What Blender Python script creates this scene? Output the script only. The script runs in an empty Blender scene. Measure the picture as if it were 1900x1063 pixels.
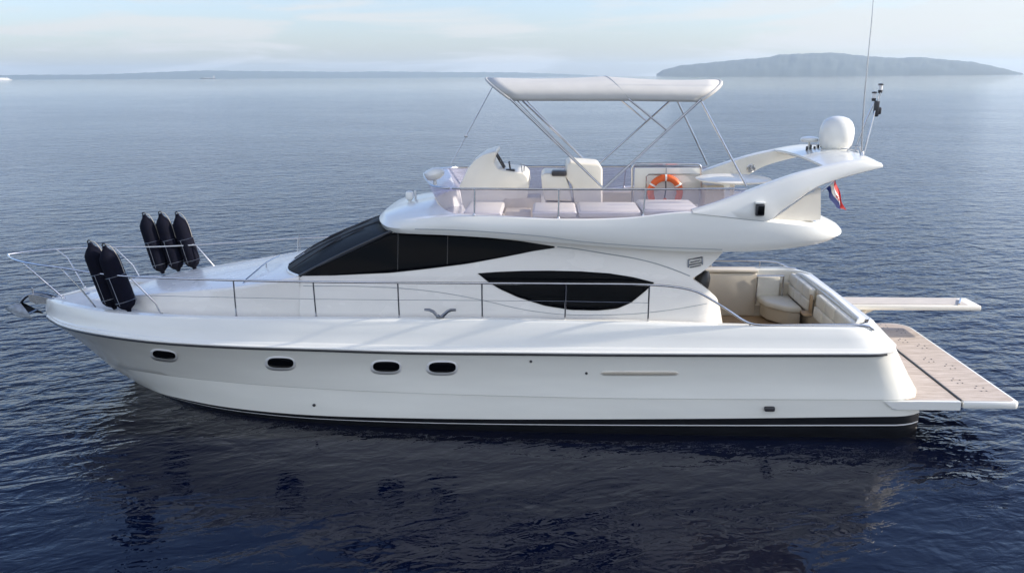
import bpy, bmesh, math, random
from mathutils import Vector, Matrix
from mathutils.bvhtree import BVHTree
from mathutils import noise
R = math.radians
random.seed(7)
scene = bpy.context.scene
COL = scene.collection

# ------------------------------------------------------------------ camera
CAM = Vector((0.0, -14.3, 5.75))
PITCH, YAW, ROLL = R(14.75), R(2.63), R(-0.30)
ROT = Matrix.Rotation(YAW, 3, 'Z') @ Matrix.Rotation(R(90) - PITCH, 3, 'X') @ Matrix.Rotation(ROLL, 3, 'Z')
cd = bpy.data.cameras.new('camera')
cam = bpy.data.objects.new('camera', cd); COL.objects.link(cam)
cam.matrix_world = Matrix.Translation(CAM) @ ROT.to_4x4()
cd.sensor_width = 36; cd.sensor_fit = 'HORIZONTAL'; cd.lens = 28.0
cd.clip_start = 0.1; cd.clip_end = 60000
scene.camera = cam
FPX = 28.0 / 36 * 1900

# ------------------------------------------------------------------ world, sun, exposure
SUN_EL, SUN_AZ = R(24), R(87)       # azimuth measured from +Y (away from the camera) towards +X
sundir = Vector((math.sin(SUN_AZ) * math.cos(SUN_EL), math.cos(SUN_AZ) * math.cos(SUN_EL), math.sin(SUN_EL)))
world = bpy.data.worlds.new('World'); scene.world = world; world.use_nodes = True
wt = world.node_tree; wn = wt.nodes; wl = wt.links
for n in list(wn): wn.remove(n)
wout = wn.new('ShaderNodeOutputWorld'); wbg = wn.new('ShaderNodeBackground')
sky = wn.new('ShaderNodeTexSky'); sky.sky_type = 'NISHITA'; sky.sun_disc = False
sky.sun_elevation = SUN_EL; sky.sun_rotation = SUN_AZ
sky.air_density = 1.0; sky.dust_density = 0.8; sky.ozone_density = 3.5
tc = wn.new('ShaderNodeTexCoord')
mp = wn.new('ShaderNodeMapping'); mp.inputs['Scale'].default_value = (1.6, 1.6, 15.0)
mp.inputs['Rotation'].default_value = (0, R(3), R(20))
nz = wn.new('ShaderNodeTexNoise'); nz.inputs['Scale'].default_value = 2.6; nz.inputs['Detail'].default_value = 9; nz.inputs['Roughness'].default_value = 0.56
nz.inputs['Distortion'].default_value = 0.5
rp = wn.new('ShaderNodeValToRGB'); rp.color_ramp.elements[0].position = 0.46; rp.color_ramp.elements[1].position = 0.57
sx = wn.new('ShaderNodeSeparateXYZ')
fade = wn.new('ShaderNodeMapRange'); fade.inputs[1].default_value = 0.0; fade.inputs[2].default_value = 0.24
fade.inputs[3].default_value = 1.0; fade.inputs[4].default_value = 0.06
mul = wn.new('ShaderNodeMath'); mul.operation = 'MULTIPLY'
veil = wn.new('ShaderNodeMapRange'); veil.inputs[3].default_value = .22; veil.inputs[4].default_value = 1.0
mixc = wn.new('ShaderNodeMix'); mixc.data_type = 'RGBA'
mixc.inputs[7].default_value = (2.75, 2.95, 3.2, 1)
wl.new(tc.outputs['Generated'], mp.inputs['Vector']); wl.new(mp.outputs[0], nz.inputs['Vector'])
wl.new(nz.outputs['Fac'], rp.inputs[0]); wl.new(tc.outputs['Generated'], sx.inputs[0])
wl.new(sx.outputs['Z'], fade.inputs[0]); wl.new(rp.outputs[0], veil.inputs[0]); wl.new(veil.outputs[0], mul.inputs[0])
# unseen bright cloud added behind the camera to lift the yacht's shaded side
fill_cloud = wn.new('ShaderNodeMapRange'); fill_cloud.interpolation_type = 'SMOOTHSTEP'; fill_cloud.inputs[1].default_value = .15; fill_cloud.inputs[2].default_value = -.65
fill_cloud.inputs[3].default_value = 0.0; fill_cloud.inputs[4].default_value = 0.85; wl.new(sx.outputs['Y'], fill_cloud.inputs[0])
mx_ = wn.new('ShaderNodeMath'); mx_.operation = 'MAXIMUM'; wl.new(fade.outputs[0], mx_.inputs[0]); wl.new(fill_cloud.outputs[0], mx_.inputs[1]); wl.new(mx_.outputs[0], mul.inputs[1])
bri = wn.new('ShaderNodeMapRange'); bri.inputs[3].default_value = 1.0; bri.inputs[4].default_value = 2.05; wl.new(fill_cloud.outputs[0], bri.inputs[0])
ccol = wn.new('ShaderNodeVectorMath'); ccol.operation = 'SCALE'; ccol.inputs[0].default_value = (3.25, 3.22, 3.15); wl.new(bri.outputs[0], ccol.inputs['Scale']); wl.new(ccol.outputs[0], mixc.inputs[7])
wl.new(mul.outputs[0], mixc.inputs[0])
tr_ = wn.new('ShaderNodeValToRGB'); tr_.color_ramp.elements[0].position = .03; tr_.color_ramp.elements[0].color = (.68, .645, .675, 1)
tr_.color_ramp.elements[1].position = .16; tr_.color_ramp.elements[1].color = (1.0, .95, 1.03, 1); wl.new(sx.outputs['Z'], tr_.inputs[0])
tm = wn.new('ShaderNodeMix'); tm.data_type = 'RGBA'; tm.blend_type = 'MULTIPLY'; tm.inputs[0].default_value = 1.0
wl.new(sky.outputs[0], tm.inputs[6]); wl.new(tr_.outputs[0], tm.inputs[7]); wl.new(tm.outputs[2], mixc.inputs[6])
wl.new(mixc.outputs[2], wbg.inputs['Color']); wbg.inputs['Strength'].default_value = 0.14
wl.new(wbg.outputs[0], wout.inputs['Surface'])

sd = bpy.data.lights.new('sun', 'SUN'); sd.energy = 3.5; sd.angle = R(0.7); sd.color = (1.0, 0.9, 0.76)
sun = bpy.data.objects.new('sun', sd); COL.objects.link(sun)
sun.rotation_euler = sundir.to_track_quat('Z', 'Y').to_euler()
scene.view_settings.view_transform = 'Standard'; scene.view_settings.look = 'None'
scene.view_settings.exposure = 0.96; scene.view_settings.gamma = 1.0

# ------------------------------------------------------------------ helpers
def ray(px, py):
    v = ROT @ Vector(((px - 950) / FPX, -(py - 531.5) / FPX, -1.0))
    return v.normalized()
def at(px, py, Y):                                   # point of the plane y = Y seen at a place of the photo
    d = ray(px, py); t = (Y - CAM.y) / d.y
    return CAM + d * t
def hitw(px, py, w):                                 # point on the near side surface y = -w(x, z)
    p = at(px, py, -1.5)
    for _ in range(30):
        p = at(px, py, -w(p.x, p.z))
    return p
def lerp(a, b, t): return a + (b - a) * t
def interp(pts, x):
    if x <= pts[0][0]: return pts[0][1]
    for (a, b), (c, d) in zip(pts, pts[1:]):
        if x <= c: return b + (d - b) * (x - a) / (c - a)
    return pts[-1][1]
def resample(P, n, smooth=True):
    P = [Vector(p) for p in P]
    if smooth and len(P) > 2:
        Q = []
        for i in range(len(P) - 1):
            p0 = P[i - 1] if i > 0 else P[i] * 2 - P[i + 1]
            p1, p2 = P[i], P[i + 1]
            p3 = P[i + 2] if i + 2 < len(P) else p2 * 2 - p1
            d1 = max((p1 - p0).length, 1e-6) ** .5; d2 = max((p2 - p1).length, 1e-6) ** .5; d3 = max((p3 - p2).length, 1e-6) ** .5
            m1 = (p2 - p1) + ((p1 - p0) / d1 - (p2 - p0) / (d1 + d2)) * d2
            m2 = (p2 - p1) + ((p3 - p2) / d3 - (p3 - p1) / (d2 + d3)) * d2
            for k in range(12):
                t = k / 12
                Q.append(p1 * (2*t**3 - 3*t*t + 1) + m1 * (t**3 - 2*t*t + t) + p2 * (3*t*t - 2*t**3) + m2 * (t**3 - t*t))
        Q.append(P[-1]); P = Q
    L = [0]
    for a, b in zip(P, P[1:]): L.append(L[-1] + (b - a).length)
    out = []; j = 0
    for i in range(n):
        s = L[-1] * i / (n - 1)
        while j < len(L) - 2 and L[j + 1] < s: j += 1
        seg = L[j + 1] - L[j]
        out.append(P[j].lerp(P[j + 1], (s - L[j]) / seg if seg > 1e-9 else 0))
    return out
def mirror(P): return [Vector((p[0], -p[1], p[2])) for p in P]

class MB:
    def __init__(s): s.v = []; s.f = []; s.m = []
    def add(s, vs, fs, mi=0):
        o = len(s.v); s.v += [tuple(v) for v in vs]
        for f in fs: s.f.append([o + i for i in f]); s.m.append(mi)
        return s
    def grid(s, rows, mi=0, close_u=False, close_v=False, flip=False):
        n = len(rows[0]); m = len(rows); vs = [p for r in rows for p in r]; fs = []
        for i in range(m if close_v else m - 1):
            for j in range(n if close_u else n - 1):
                a = i * n + j; b = i * n + (j + 1) % n; c = ((i + 1) % m) * n + (j + 1) % n; d = ((i + 1) % m) * n + j
                fs.append([a, d, c, b] if flip else [a, b, c, d])
        return s.add(vs, fs, mi)
    def poly(s, P, mi=0): return s.add(P, [list(range(len(P)))], mi)
    def tube(s, P, r, n=8, mi=0, caps=True, closed=False):
        P = [Vector(p) for p in P]; rings = []; up = None
        for i, p in enumerate(P):
            if closed: t = (P[(i + 1) % len(P)] - P[i - 1]).normalized()
            else: t = (P[min(i + 1, len(P) - 1)] - P[max(i - 1, 0)]).normalized()
            if up is None: up = t.orthogonal().normalized()
            up = (up - t * up.dot(t)); up = up.normalized() if up.length > 1e-6 else t.orthogonal().normalized()
            b = t.cross(up); rr = r[i] if isinstance(r, (list, tuple)) else r
            rings.append([p + (up * math.cos(2*math.pi*k/n) + b * math.sin(2*math.pi*k/n)) * rr for k in range(n)])
        s.grid(rings, mi, close_u=True, close_v=closed)
        if caps and not closed:
            s.poly(list(reversed(rings[0])), mi); s.poly(rings[-1], mi)
        return s
    def lathe(s, prof, c, axis=Vector((0, 0, 1)), n=24, mi=0):
        axis = Vector(axis).normalized(); u = axis.orthogonal().normalized(); w = axis.cross(u); c = Vector(c)
        s.grid([[c + axis * h + (u * math.cos(2*math.pi*k/n) + w * math.sin(2*math.pi*k/n)) * max(r, 1e-4) for k in range(n)] for r, h in prof], mi, close_u=True)
        return s
    def box(s, c, size, r=0.0, rot=None, mi=0, seg=2):
        bm = bmesh.new(); bmesh.ops.create_cube(bm, size=1)
        for v in bm.verts: v.co = Vector((v.co.x * size[0], v.co.y * size[1], v.co.z * size[2]))
        if r > 0: bmesh.ops.bevel(bm, geom=bm.edges[:], offset=min(r, min(size) * .49), segments=seg, affect='EDGES', profile=.5)
        M = rot.to_matrix() if rot is not None else Matrix.Identity(3)
        bm.verts.index_update()
        s.add([M @ v.co + Vector(c) for v in bm.verts], [[v.index for v in f.verts] for f in bm.faces], mi); bm.free(); return s
    def slab(s, P, dz, r=0.0, mi=0):                  # horizontal polygon P (top) given a thickness downwards
        bm = bmesh.new(); vs = [bm.verts.new(p) for p in P]; f = bm.faces.new(vs)
        g = bmesh.ops.extrude_face_region(bm, geom=[f]); bv = [e for e in g['geom'] if isinstance(e, bmesh.types.BMVert)]
        for v in bv: v.co.z -= dz
        bmesh.ops.recalc_face_normals(bm, faces=bm.faces[:])
        if r > 0: bmesh.ops.bevel(bm, geom=[e for e in bm.edges if e.calc_face_angle(0) > .5], offset=r, segments=2, affect='EDGES', profile=.5)
        bm.verts.index_update()
        s.add([v.co.copy() for v in bm.verts], [[v.index for v in f.verts] for f in bm.faces], mi); bm.free(); return s
    def build(s, name, mats, parent=None, angle=38, smooth=True, fix=True, thick=0, off=-1):
        me = bpy.data.meshes.new(name); me.from_pydata(s.v, [], s.f)
        if not isinstance(mats, (list, tuple)): mats = [mats]
        for m in mats: me.materials.append(m)
        me.polygons.foreach_set('material_index', s.m); me.update()
        bm = bmesh.new(); bm.from_mesh(me)
        bmesh.ops.remove_doubles(bm, verts=bm.verts[:], dist=1e-4)
        if fix: bmesh.ops.recalc_face_normals(bm, faces=bm.faces[:])
        bm.to_mesh(me); bm.free()
        if smooth: me.shade_smooth(); me.set_sharp_from_angle(angle=R(angle))
        o = bpy.data.objects.new(name, me); COL.objects.link(o)
        if parent: o.parent = parent
        if thick:
            md = o.modifiers.new('thickness', 'SOLIDIFY'); md.thickness = thick; md.offset = off
        return o

def tag(o, label=None, cat=None, group=None, kind=None):
    if label: o['label'] = label
    if cat: o['category'] = cat
    if group: o['group'] = group
    if kind: o['kind'] = kind
    return o
def empty(name, loc=(0, 0, 0)):
    o = bpy.data.objects.new(name, None); o.location = loc; o.empty_display_size = .2; COL.objects.link(o); return o

# ------------------------------------------------------------------ materials
def mat(name, col, rough=.4, metal=0, coat=0, spec=.5, vary=0, vscale=3, bump=0, bscale=30, sheen=0, alt=None, stretch=(1, 1, 1)):
    m = bpy.data.materials.new(name); m.use_nodes = True; nt = m.node_tree; b = nt.nodes['Principled BSDF']
    b.inputs['Base Color'].default_value = (*col, 1); b.inputs['Roughness'].default_value = rough
    b.inputs['Metallic'].default_value = metal; b.inputs['Coat Weight'].default_value = coat; b.inputs['Coat Roughness'].default_value = .08
    b.inputs['Specular IOR Level'].default_value = spec; b.inputs['Sheen Weight'].default_value = sheen
    t = nt.nodes.new('ShaderNodeTexCoord'); mpp = nt.nodes.new('ShaderNodeMapping'); mpp.inputs['Scale'].default_value = stretch
    nt.links.new(t.outputs['Object'], mpp.inputs[0])
    if vary or alt:
        n = nt.nodes.new('ShaderNodeTexNoise'); n.inputs['Scale'].default_value = vscale; n.inputs['Detail'].default_value = 6
        nt.links.new(mpp.outputs[0], n.inputs['Vector'])
        rr = nt.nodes.new('ShaderNodeValToRGB'); rr.color_ramp.elements[0].position = .35; rr.color_ramp.elements[1].position = .68
        a = alt or tuple(c * (1 - vary) for c in col)
        rr.color_ramp.elements[0].color = (*a, 1); rr.color_ramp.elements[1].color = (*col, 1)
        nt.links.new(n.outputs['Fac'], rr.inputs[0]); nt.links.new(rr.outputs[0], b.inputs['Base Color'])
        mr = nt.nodes.new('ShaderNodeMapRange'); mr.inputs[3].default_value = rough * .8; mr.inputs[4].default_value = min(1, rough * 1.25)
        nt.links.new(n.outputs['Fac'], mr.inputs[0]); nt.links.new(mr.outputs[0], b.inputs['Roughness'])
    if bump:
        n2 = nt.nodes.new('ShaderNodeTexNoise'); n2.inputs['Scale'].default_value = bscale; n2.inputs['Detail'].default_value = 4
        nt.links.new(mpp.outputs[0], n2.inputs['Vector'])
        bp = nt.nodes.new('ShaderNodeBump'); bp.inputs['Strength'].default_value = bump; bp.inputs['Distance'].default_value = .01
        nt.links.new(n2.outputs['Fac'], bp.inputs['Height']); nt.links.new(bp.outputs[0], b.inputs['Normal'])
    return m
M = {}
M['gel'] = mat('white_gelcoat', (.78, .78, .735), .24, coat=.5, vary=.045, vscale=1.3, stretch=(1, 1, 3), bump=.06, bscale=1.2)
M['hull'] = mat('hull_gelcoat', (.88, .87, .79), .22, coat=.6, vary=.06, vscale=1.0, stretch=(.6, 1, 3.5), bump=.10, bscale=.9)
M['cream'] = mat('cream_gelcoat', (.80, .76, .67), .35, coat=.2, vary=.05, vscale=2)
M['deck'] = mat('non_slip_deck', (.72, .71, .67), .6, vary=.08, vscale=5, bump=.3, bscale=180)
M['beige'] = mat('beige_liner', (.62, .56, .46), .38, coat=.2, vary=.10, vscale=2)
M['pad'] = mat('pale_vinyl_cushion', (.78, .755, .67), .5, vary=.07, vscale=4, bump=.25, bscale=14)
M['black'] = mat('black_antifouling', (.006, .007, .010), .35, vary=.3, vscale=4)
M['rubber'] = mat('black_trim', (.02, .022, .026), .35)
M['steel'] = mat('stainless_steel', (.52, .53, .55), .2, metal=1, vary=.12, vscale=9)
M['dkmetal'] = mat('dark_fitting', (.03, .03, .035), .35)
M['fender'] = mat('navy_fender_fleece', (.004, .005, .014), .9, spec=.15, bump=.5, bscale=120, vary=.4, vscale=20)
M['canvas'] = mat('bimini_canvas', (.52, .515, .49), .8, vary=.06, vscale=3, bump=.25, bscale=8)
M['orange'] = mat('lifebuoy_orange', (.80, .14, .03), .45, vary=.15, vscale=8)
M['rope'] = mat('rope', (.36, .34, .30), .8, bump=.5, bscale=90)
M['strap'] = mat('reflective_band', (.75, .75, .74), .35)
M['red'] = mat('flag_red', (.60, .03, .03), .7); M['fwhite'] = mat('flag_white', (.75, .75, .75), .7); M['blue'] = mat('flag_blue', (.02, .04, .20), .7)
M['shadowgroove'] = mat('groove_shade_seam', (.34, .36, .37), .6)  # grey painted for shade in the moulding grooves; the canopy seam shares it
M['window_frame'] = mat('window_rubber', (.012, .012, .014), .3)
def glass_black(name, col=(.006, .007, .008), rough=.03, spec=.5):
    m = mat(name, col, rough, spec=spec, bump=.02, bscale=1.5); return m
M['glass'] = glass_black('tinted_window_glass', col=(.003, .0035, .005), spec=.06)
M['cabin'] = mat('bounce_warmed_gelcoat', (.82, .79, .735), .26, coat=.3, vary=.05, vscale=1.6, stretch=(1, 1, 2), bump=.05, bscale=1.2)  # warm bounce light from the side deck is put into this base colour
M['anchor'] = mat('weathered_steel', (.22, .24, .28), .3, metal=1, vary=.3, vscale=12)
M['mesh'] = mat('windshield_shade_cover', (.010, .011, .012), .5, spec=.1, vary=.3, vscale=30, bump=.15, bscale=200)
M['mesh'].node_tree.nodes['Principled BSDF'].inputs['Specular IOR Level'].default_value = .1
def acrylic():
    m = bpy.data.materials.new('lavender_tinted_acrylic'); m.use_nodes = True; nt = m.node_tree; nt.nodes.clear()
    o = nt.nodes.new('ShaderNodeOutputMaterial'); mx = nt.nodes.new('ShaderNodeMixShader'); tr = nt.nodes.new('ShaderNodeBsdfTransparent')
    tr.inputs[0].default_value = (.80, .78, .86, 1); gl = nt.nodes.new('ShaderNodeBsdfGlossy'); gl.inputs['Roughness'].default_value = .18
    df = nt.nodes.new('ShaderNodeBsdfDiffuse'); df.inputs[0].default_value = (.58, .55, .68, 1); m2 = nt.nodes.new('ShaderNodeMixShader'); m2.inputs[0].default_value = .28
    fr = nt.nodes.new('ShaderNodeFresnel'); fr.inputs[0].default_value = 1.12
    nt.links.new(tr.outputs[0], m2.inputs[1]); nt.links.new(df.outputs[0], m2.inputs[2])
    fk = nt.nodes.new('ShaderNodeMath'); fk.operation = 'MULTIPLY'; fk.inputs[1].default_value = .4; nt.links.new(fr.outputs[0], fk.inputs[0]); nt.links.new(fk.outputs[0], mx.inputs[0]); nt.links.new(m2.outputs[0], mx.inputs[1]); nt.links.new(gl.outputs[0], mx.inputs[2]); nt.links.new(mx.outputs[0], o.inputs[0])
    return m
M['acrylic'] = acrylic()
def teak(name, axis='Y', c1=(.46, .36, .27), c2=(.36, .27, .20)):
    m = bpy.data.materials.new(name); m.use_nodes = True; nt = m.node_tree; b = nt.nodes['Principled BSDF']; b.inputs['Roughness'].default_value = .7
    t = nt.nodes.new('ShaderNodeTexCoord'); s = nt.nodes.new('ShaderNodeSeparateXYZ'); nt.links.new(t.outputs['Object'], s.inputs[0])
    k = nt.nodes.new('ShaderNodeMath'); k.operation = 'MULTIPLY'; k.inputs[1].default_value = 1 / .055; nt.links.new(s.outputs[axis], k.inputs[0])
    fr = nt.nodes.new('ShaderNodeMath'); fr.operation = 'FRACT'; nt.links.new(k.outputs[0], fr.inputs[0])
    gt = nt.nodes.new('ShaderNodeMath'); gt.operation = 'GREATER_THAN'; gt.inputs[1].default_value = .9; nt.links.new(fr.outputs[0], gt.inputs[0])
    mp_ = nt.nodes.new('ShaderNodeMapping'); mp_.inputs['Scale'].default_value = (1.5, 9, 1) if axis == 'Y' else (9, 1.5, 1); nt.links.new(t.outputs['Object'], mp_.inputs[0])
    n = nt.nodes.new('ShaderNodeTexNoise'); n.inputs['Scale'].default_value = 1.5; n.inputs['Detail'].default_value = 9; n.inputs['Roughness'].default_value = .65; nt.links.new(mp_.outputs[0], n.inputs['Vector'])
    r = nt.nodes.new('ShaderNodeValToRGB'); r.color_ramp.elements[0].position = .3; r.color_ramp.elements[1].position = .7
    r.color_ramp.elements[0].color = (*c2, 1); r.color_ramp.elements[1].color = (*c1, 1); nt.links.new(n.outputs['Fac'], r.inputs[0])
    mx = nt.nodes.new('ShaderNodeMix'); mx.data_type = 'RGBA'; mx.inputs[7].default_value = (c2[0]*.55, c2[1]*.55, c2[2]*.55, 1)
    nt.links.new(gt.outputs[0], mx.inputs[0]); nt.links.new(r.outputs[0], mx.inputs[6]); nt.links.new(mx.outputs[2], b.inputs['Base Color'])
    return m
M['teak'] = teak('weathered_teak', 'Y', (.62, .54, .475), (.36, .29, .23)); M['teak2'] = teak('cockpit_teak', 'Y', (.50, .36, .22), (.36, .24, .14))

# ------------------------------------------------------------------ water
def build_water():
    rings = [0, 3, 6, 10, 15, 22, 32, 50, 80, 130, 220, 400, 800, 1600, 3200, 6400, 11000, 17500]
    n = 96; rows = [[Vector((r * math.cos(2*math.pi*k/n), r * math.sin(2*math.pi*k/n), 0)) for k in range(n)] for r in rings[1:]]
    mb = MB(); mb.grid(rows, 0, close_u=True); mb.poly(rows[0])
    m = bpy.data.materials.new('sea_water'); m.use_nodes = True; nt = m.node_tree; b = nt.nodes['Principled BSDF']
    b.inputs['Base Color'].default_value = (.0004, .0018, .010, 1); b.inputs['Roughness'].default_value = .04; b.inputs['IOR'].default_value = 1.333
    t = nt.nodes.new('ShaderNodeTexCoord')
    def noise(scale, sc3, rot, detail, rough=.5, dist=0.0):
        mp_ = nt.nodes.new('ShaderNodeMapping'); mp_.inputs['Scale'].default_value = sc3
        vr = nt.nodes.new('ShaderNodeVectorRotate'); vr.rotation_type = 'Z_AXIS'; vr.inputs['Angle'].default_value = R(rot)
        nt.links.new(t.outputs['Object'], vr.inputs['Vector']); nt.links.new(vr.outputs[0], mp_.inputs[0])
        n_ = nt.nodes.new('ShaderNodeTexNoise'); n_.inputs['Scale'].default_value = scale; n_.inputs['Detail'].default_value = detail
        n_.inputs['Roughness'].default_value = rough; n_.inputs['Distortion'].default_value = dist
        nt.links.new(mp_.outputs[0], n_.inputs['Vector']); return n_.outputs['Fac']
    def amp(x, a):
        k = nt.nodes.new('ShaderNodeMath'); k.operation = 'MULTIPLY'; nt.links.new(x, k.inputs[0])
        if isinstance(a, (int, float)): k.inputs[1].default_value = a
        else: nt.links.new(a, k.inputs[1])
        return k.outputs[0]
    def plus(a, c):
        k = nt.nodes.new('ShaderNodeMath'); k.operation = 'ADD'; nt.links.new(a, k.inputs[0]); nt.links.new(c, k.inputs[1]); return k.outputs[0]
    # wind patches: calmer and rougher water; sheltered water in the lee of the yacht
    patch = noise(.03, (1, 2.2, 1), 10, 3)
    pr = nt.nodes.new('ShaderNodeMapRange'); pr.inputs[1].default_value = .35; pr.inputs[2].default_value = .65; pr.inputs[3].default_value = .75; pr.inputs[4].default_value = 1.2
    nt.links.new(patch, pr.inputs[0])
    sp = nt.nodes.new('ShaderNodeVectorMath'); sp.operation = 'SUBTRACT'; sp.inputs[1].default_value = (-.5, -5.0, 0); nt.links.new(t.outputs['Object'], sp.inputs[0])
    sq = nt.nodes.new('ShaderNodeVectorMath'); sq.operation = 'MULTIPLY'; sq.inputs[1].default_value = (1 / 7.5, 1 / 4.6, 0); nt.links.new(sp.outputs[0], sq.inputs[0])
    ln = nt.nodes.new('ShaderNodeVectorMath'); ln.operation = 'LENGTH'; nt.links.new(sq.outputs[0], ln.inputs[0])
    lee = nt.nodes.new('ShaderNodeMapRange'); lee.inputs[1].default_value = .6; lee.inputs[2].default_value = 1.35; lee.inputs[3].default_value = .22; lee.inputs[4].default_value = 1.0
    lee.interpolation_type = 'SMOOTHSTEP'; nt.links.new(ln.outputs['Value'], lee.inputs[0])
    swell = amp(noise(.32, (.6, 1.5, 1), -20, 2), .40)
    mid = amp(amp(noise(1.25, (.75, 1.5, 1), -20, 3, .5, .5), .135), lee.outputs[0])
    small = amp(amp(noise(3.3, (.85, 1.35, 1), -14, 3, .5, .6), .052), lee.outputs[0])
    h = plus(amp(swell, .22), amp(plus(mid, small), pr.outputs[0]))
    dl = nt.nodes.new('ShaderNodeVectorMath'); dl.operation = 'LENGTH'; nt.links.new(t.outputs['Object'], dl.inputs[0])
    far = nt.nodes.new('ShaderNodeMapRange'); far.inputs[1].default_value = 50; far.inputs[2].default_value = 500; far.inputs[3].default_value = 1.0; far.inputs[4].default_value = .38
    far.interpolation_type = 'SMOOTHERSTEP'; nt.links.new(dl.outputs['Value'], far.inputs[0]); h = amp(h, far.outputs[0])
    bp = nt.nodes.new('ShaderNodeBump'); bp.inputs['Strength'].default_value = 1.0; bp.inputs['Distance'].default_value = 1.0
    nt.links.new(h, bp.inputs['Height']); nt.links.new(bp.outputs[0], b.inputs['Normal'])
    o = mb.build('sea', m); tag(o, 'calm dark blue rippled sea reaching the hazy horizon', 'sea', kind='structure'); return o
build_water()

# ================================================================== THE YACHT
yacht = empty('motor_yacht')
tag(yacht, 'white flybridge motor yacht with black wraparound windows and teak swim platform on calm sea', 'yacht')

# ---- hull: longitudinal curves (stem to stern) lofted together; half beams in metres
XB = at(85, 577, 0).x
def w_rub(x, z=0): s = max(x - XB, 0); return 2.2 * (1 - math.exp(-(s + .06 * math.sqrt(s)) / 1.9)) + .02 * min(s, 1)
def w_crest(x, z=0): s = max(x - XB - .03, 0); return max(0, 2.06 * (1 - math.exp(-(s + .04 * math.sqrt(s)) / 1.85)))
XK = at(205, 679, 0).x
def w_knuckle(x, z=0): s = max(x - XK, 0); return 2.14 * (1 - math.exp(-s / 2.25))
XW = at(265, 717, 0).x
def w_boot(x, z=0): s = max(x - XW, 0); return 2.10 * (1 - math.exp(-s / 2.02))
NU = 110
def pxcurve(pts, w, x0, z0, x1, n=NU, R_=.62):
    """pts: traced (px,py) for the height; returns n points x0..x1 with half beam w and a rounded stern corner."""
    P = [hitw(a, b, w) for a, b in pts]; zs = [(x0, z0)] + sorted((p.x, p.z) for p in P if p.x > x0 + .05)
    out = []
    sm = []
    for i in range(n):
        u = i / (n - 1); uu = u ** 1.6 if u < 1 else 1
        # finer spacing at both ends
        uu = .5 * u ** 2.2 + .5 * (1 - (1 - u) ** 2.6)
        x = x0 + (x1 - x0) * uu
        z = sum(interp(zs, x + d) for d in (-.5, -.25, 0, .25, .5)) / 5 if x > x0 + .5 else interp(zs, x)
        y = w(x, z); e = x1 - x
        if e < R_: tt = 1 - e / R_; y -= .72 * R_ * (1 - math.sqrt(max(0, 1 - tt * tt)))
        out.append(Vector((x, -y, z)))
    return out
rub_px = [(89, 588), (114, 604), (152, 614), (203, 623), (274, 633), (355, 639), (480, 645), (592, 648), (668, 651), (770, 654), (920, 655), (1108, 657), (1360, 658), (1640, 658)]
crest_px = [(122, 563), (183, 579), (254, 585), (355, 590), (480, 593), (582, 592.5), (740, 593.5), (895, 594), (1048, 596), (1202, 600), (1360, 606), (1500, 608), (1610, 610)]
knuc_px = [(241, 683), (305, 695), (381, 704), (480, 713), (567, 719), (745, 728), (900, 733), (1108, 738), (1360, 740), (1620, 741)]
boot_px = [(330, 736), (381, 748.6), (480, 762), (567, 769.5), (719, 774.6), (920, 777.5), (1360, 776), (1700, 772)]
pc = at(84, 555, 0); pr_ = at(85, 577, 0); pk = at(205, 679, 0); pb = at(265, 717, 0)
c_crest = pxcurve(crest_px, w_crest, pc.x, pc.z, 5.32)
c_rub = pxcurve(rub_px, w_rub, pr_.x, pr_.z, 5.66)
c_kn = pxcurve(knuc_px, w_knuckle, pk.x, pk.z, 6.12)
c_bt = pxcurve(boot_px, w_boot, pb.x, pb.z, 6.24)
def off(curve, dx, dy, dz, zabs=None):
    o = []
    for p in curve:
        o.append(Vector((p.x + dx, min(0, p.y + dy * min(1, abs(p.y) / .4)), p.z + dz if zabs is None else zabs)))
    return o
def mixc_(a, b, t, bulge=0): return [Vector((lerp(p.x, q.x, t), lerp(p.y, q.y, t) - bulge * min(1, abs(p.y)), lerp(p.z, q.z, t))) for p, q in zip(a, b)]
rub_lo = off(c_rub, 0, 0, -.03)
rows_top = [mixc_(rub_lo, c_kn, t, .05 * math.sin(math.pi * t) * (-1 if True else 1)) for t in (0, .12, .3, .5, .7, .88, 1)]
kn2 = off(c_kn, .0, .018, -.012)
rows_low = [mixc_(kn2, c_bt, t) for t in (0, .3, .65, 1)]
def stem_fix(c, x0): return c
bot1 = [Vector((lerp(p.x, p.x, 1), p.y * .985, -.02)) for p in c_bt]
bot2 = [Vector((p.x + .25 * (1 - i / NU), p.y * .93, -.35)) for i, p in enumerate(c_bt)]
bot3 = [Vector((p.x + .45 * (1 - i / NU), 0, -.75)) for i, p in enumerate(c_bt)]
hull = MB()
for side in (1, -1):
    f = (lambda r: r) if side == 1 else mirror
    hull.grid([f(r) for r in rows_top], 0, flip=side < 0)
    hull.grid([f(rows_top[-1]), f(kn2)], 0, flip=side < 0)
    hull.grid([f(r) for r in rows_low], 0, flip=side < 0)
    bt_a = [Vector((p.x, p.y - .001, p.z)) for p in c_bt]
    hull.grid([f(c_bt), f(mixc_(c_bt, bot1, .35))], 1, flip=side < 0)
    hull.grid([f(mixc_(c_bt, bot1, .35)), f(mixc_(c_bt, bot1, .40))], 2, flip=side < 0)
    hull.grid([f(mixc_(c_bt, bot1, .40)), f(bot1), f(bot2), f(bot3)], 1, flip=side < 0)
# transom closing (rub level to the bottom)
tr = [r[-1] for r in rows_top] + [r[-1] for r in rows_low]
hull.grid([tr, mirror(tr)], 0)
trb = [c_bt[-1], bot1[-1], bot2[-1], bot3[-1]]
hull.grid([trb, mirror(trb)], 1)
hullo = hull.build('hull', [M['hull'], M['black'], M['strap']], yacht, angle=24)

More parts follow.
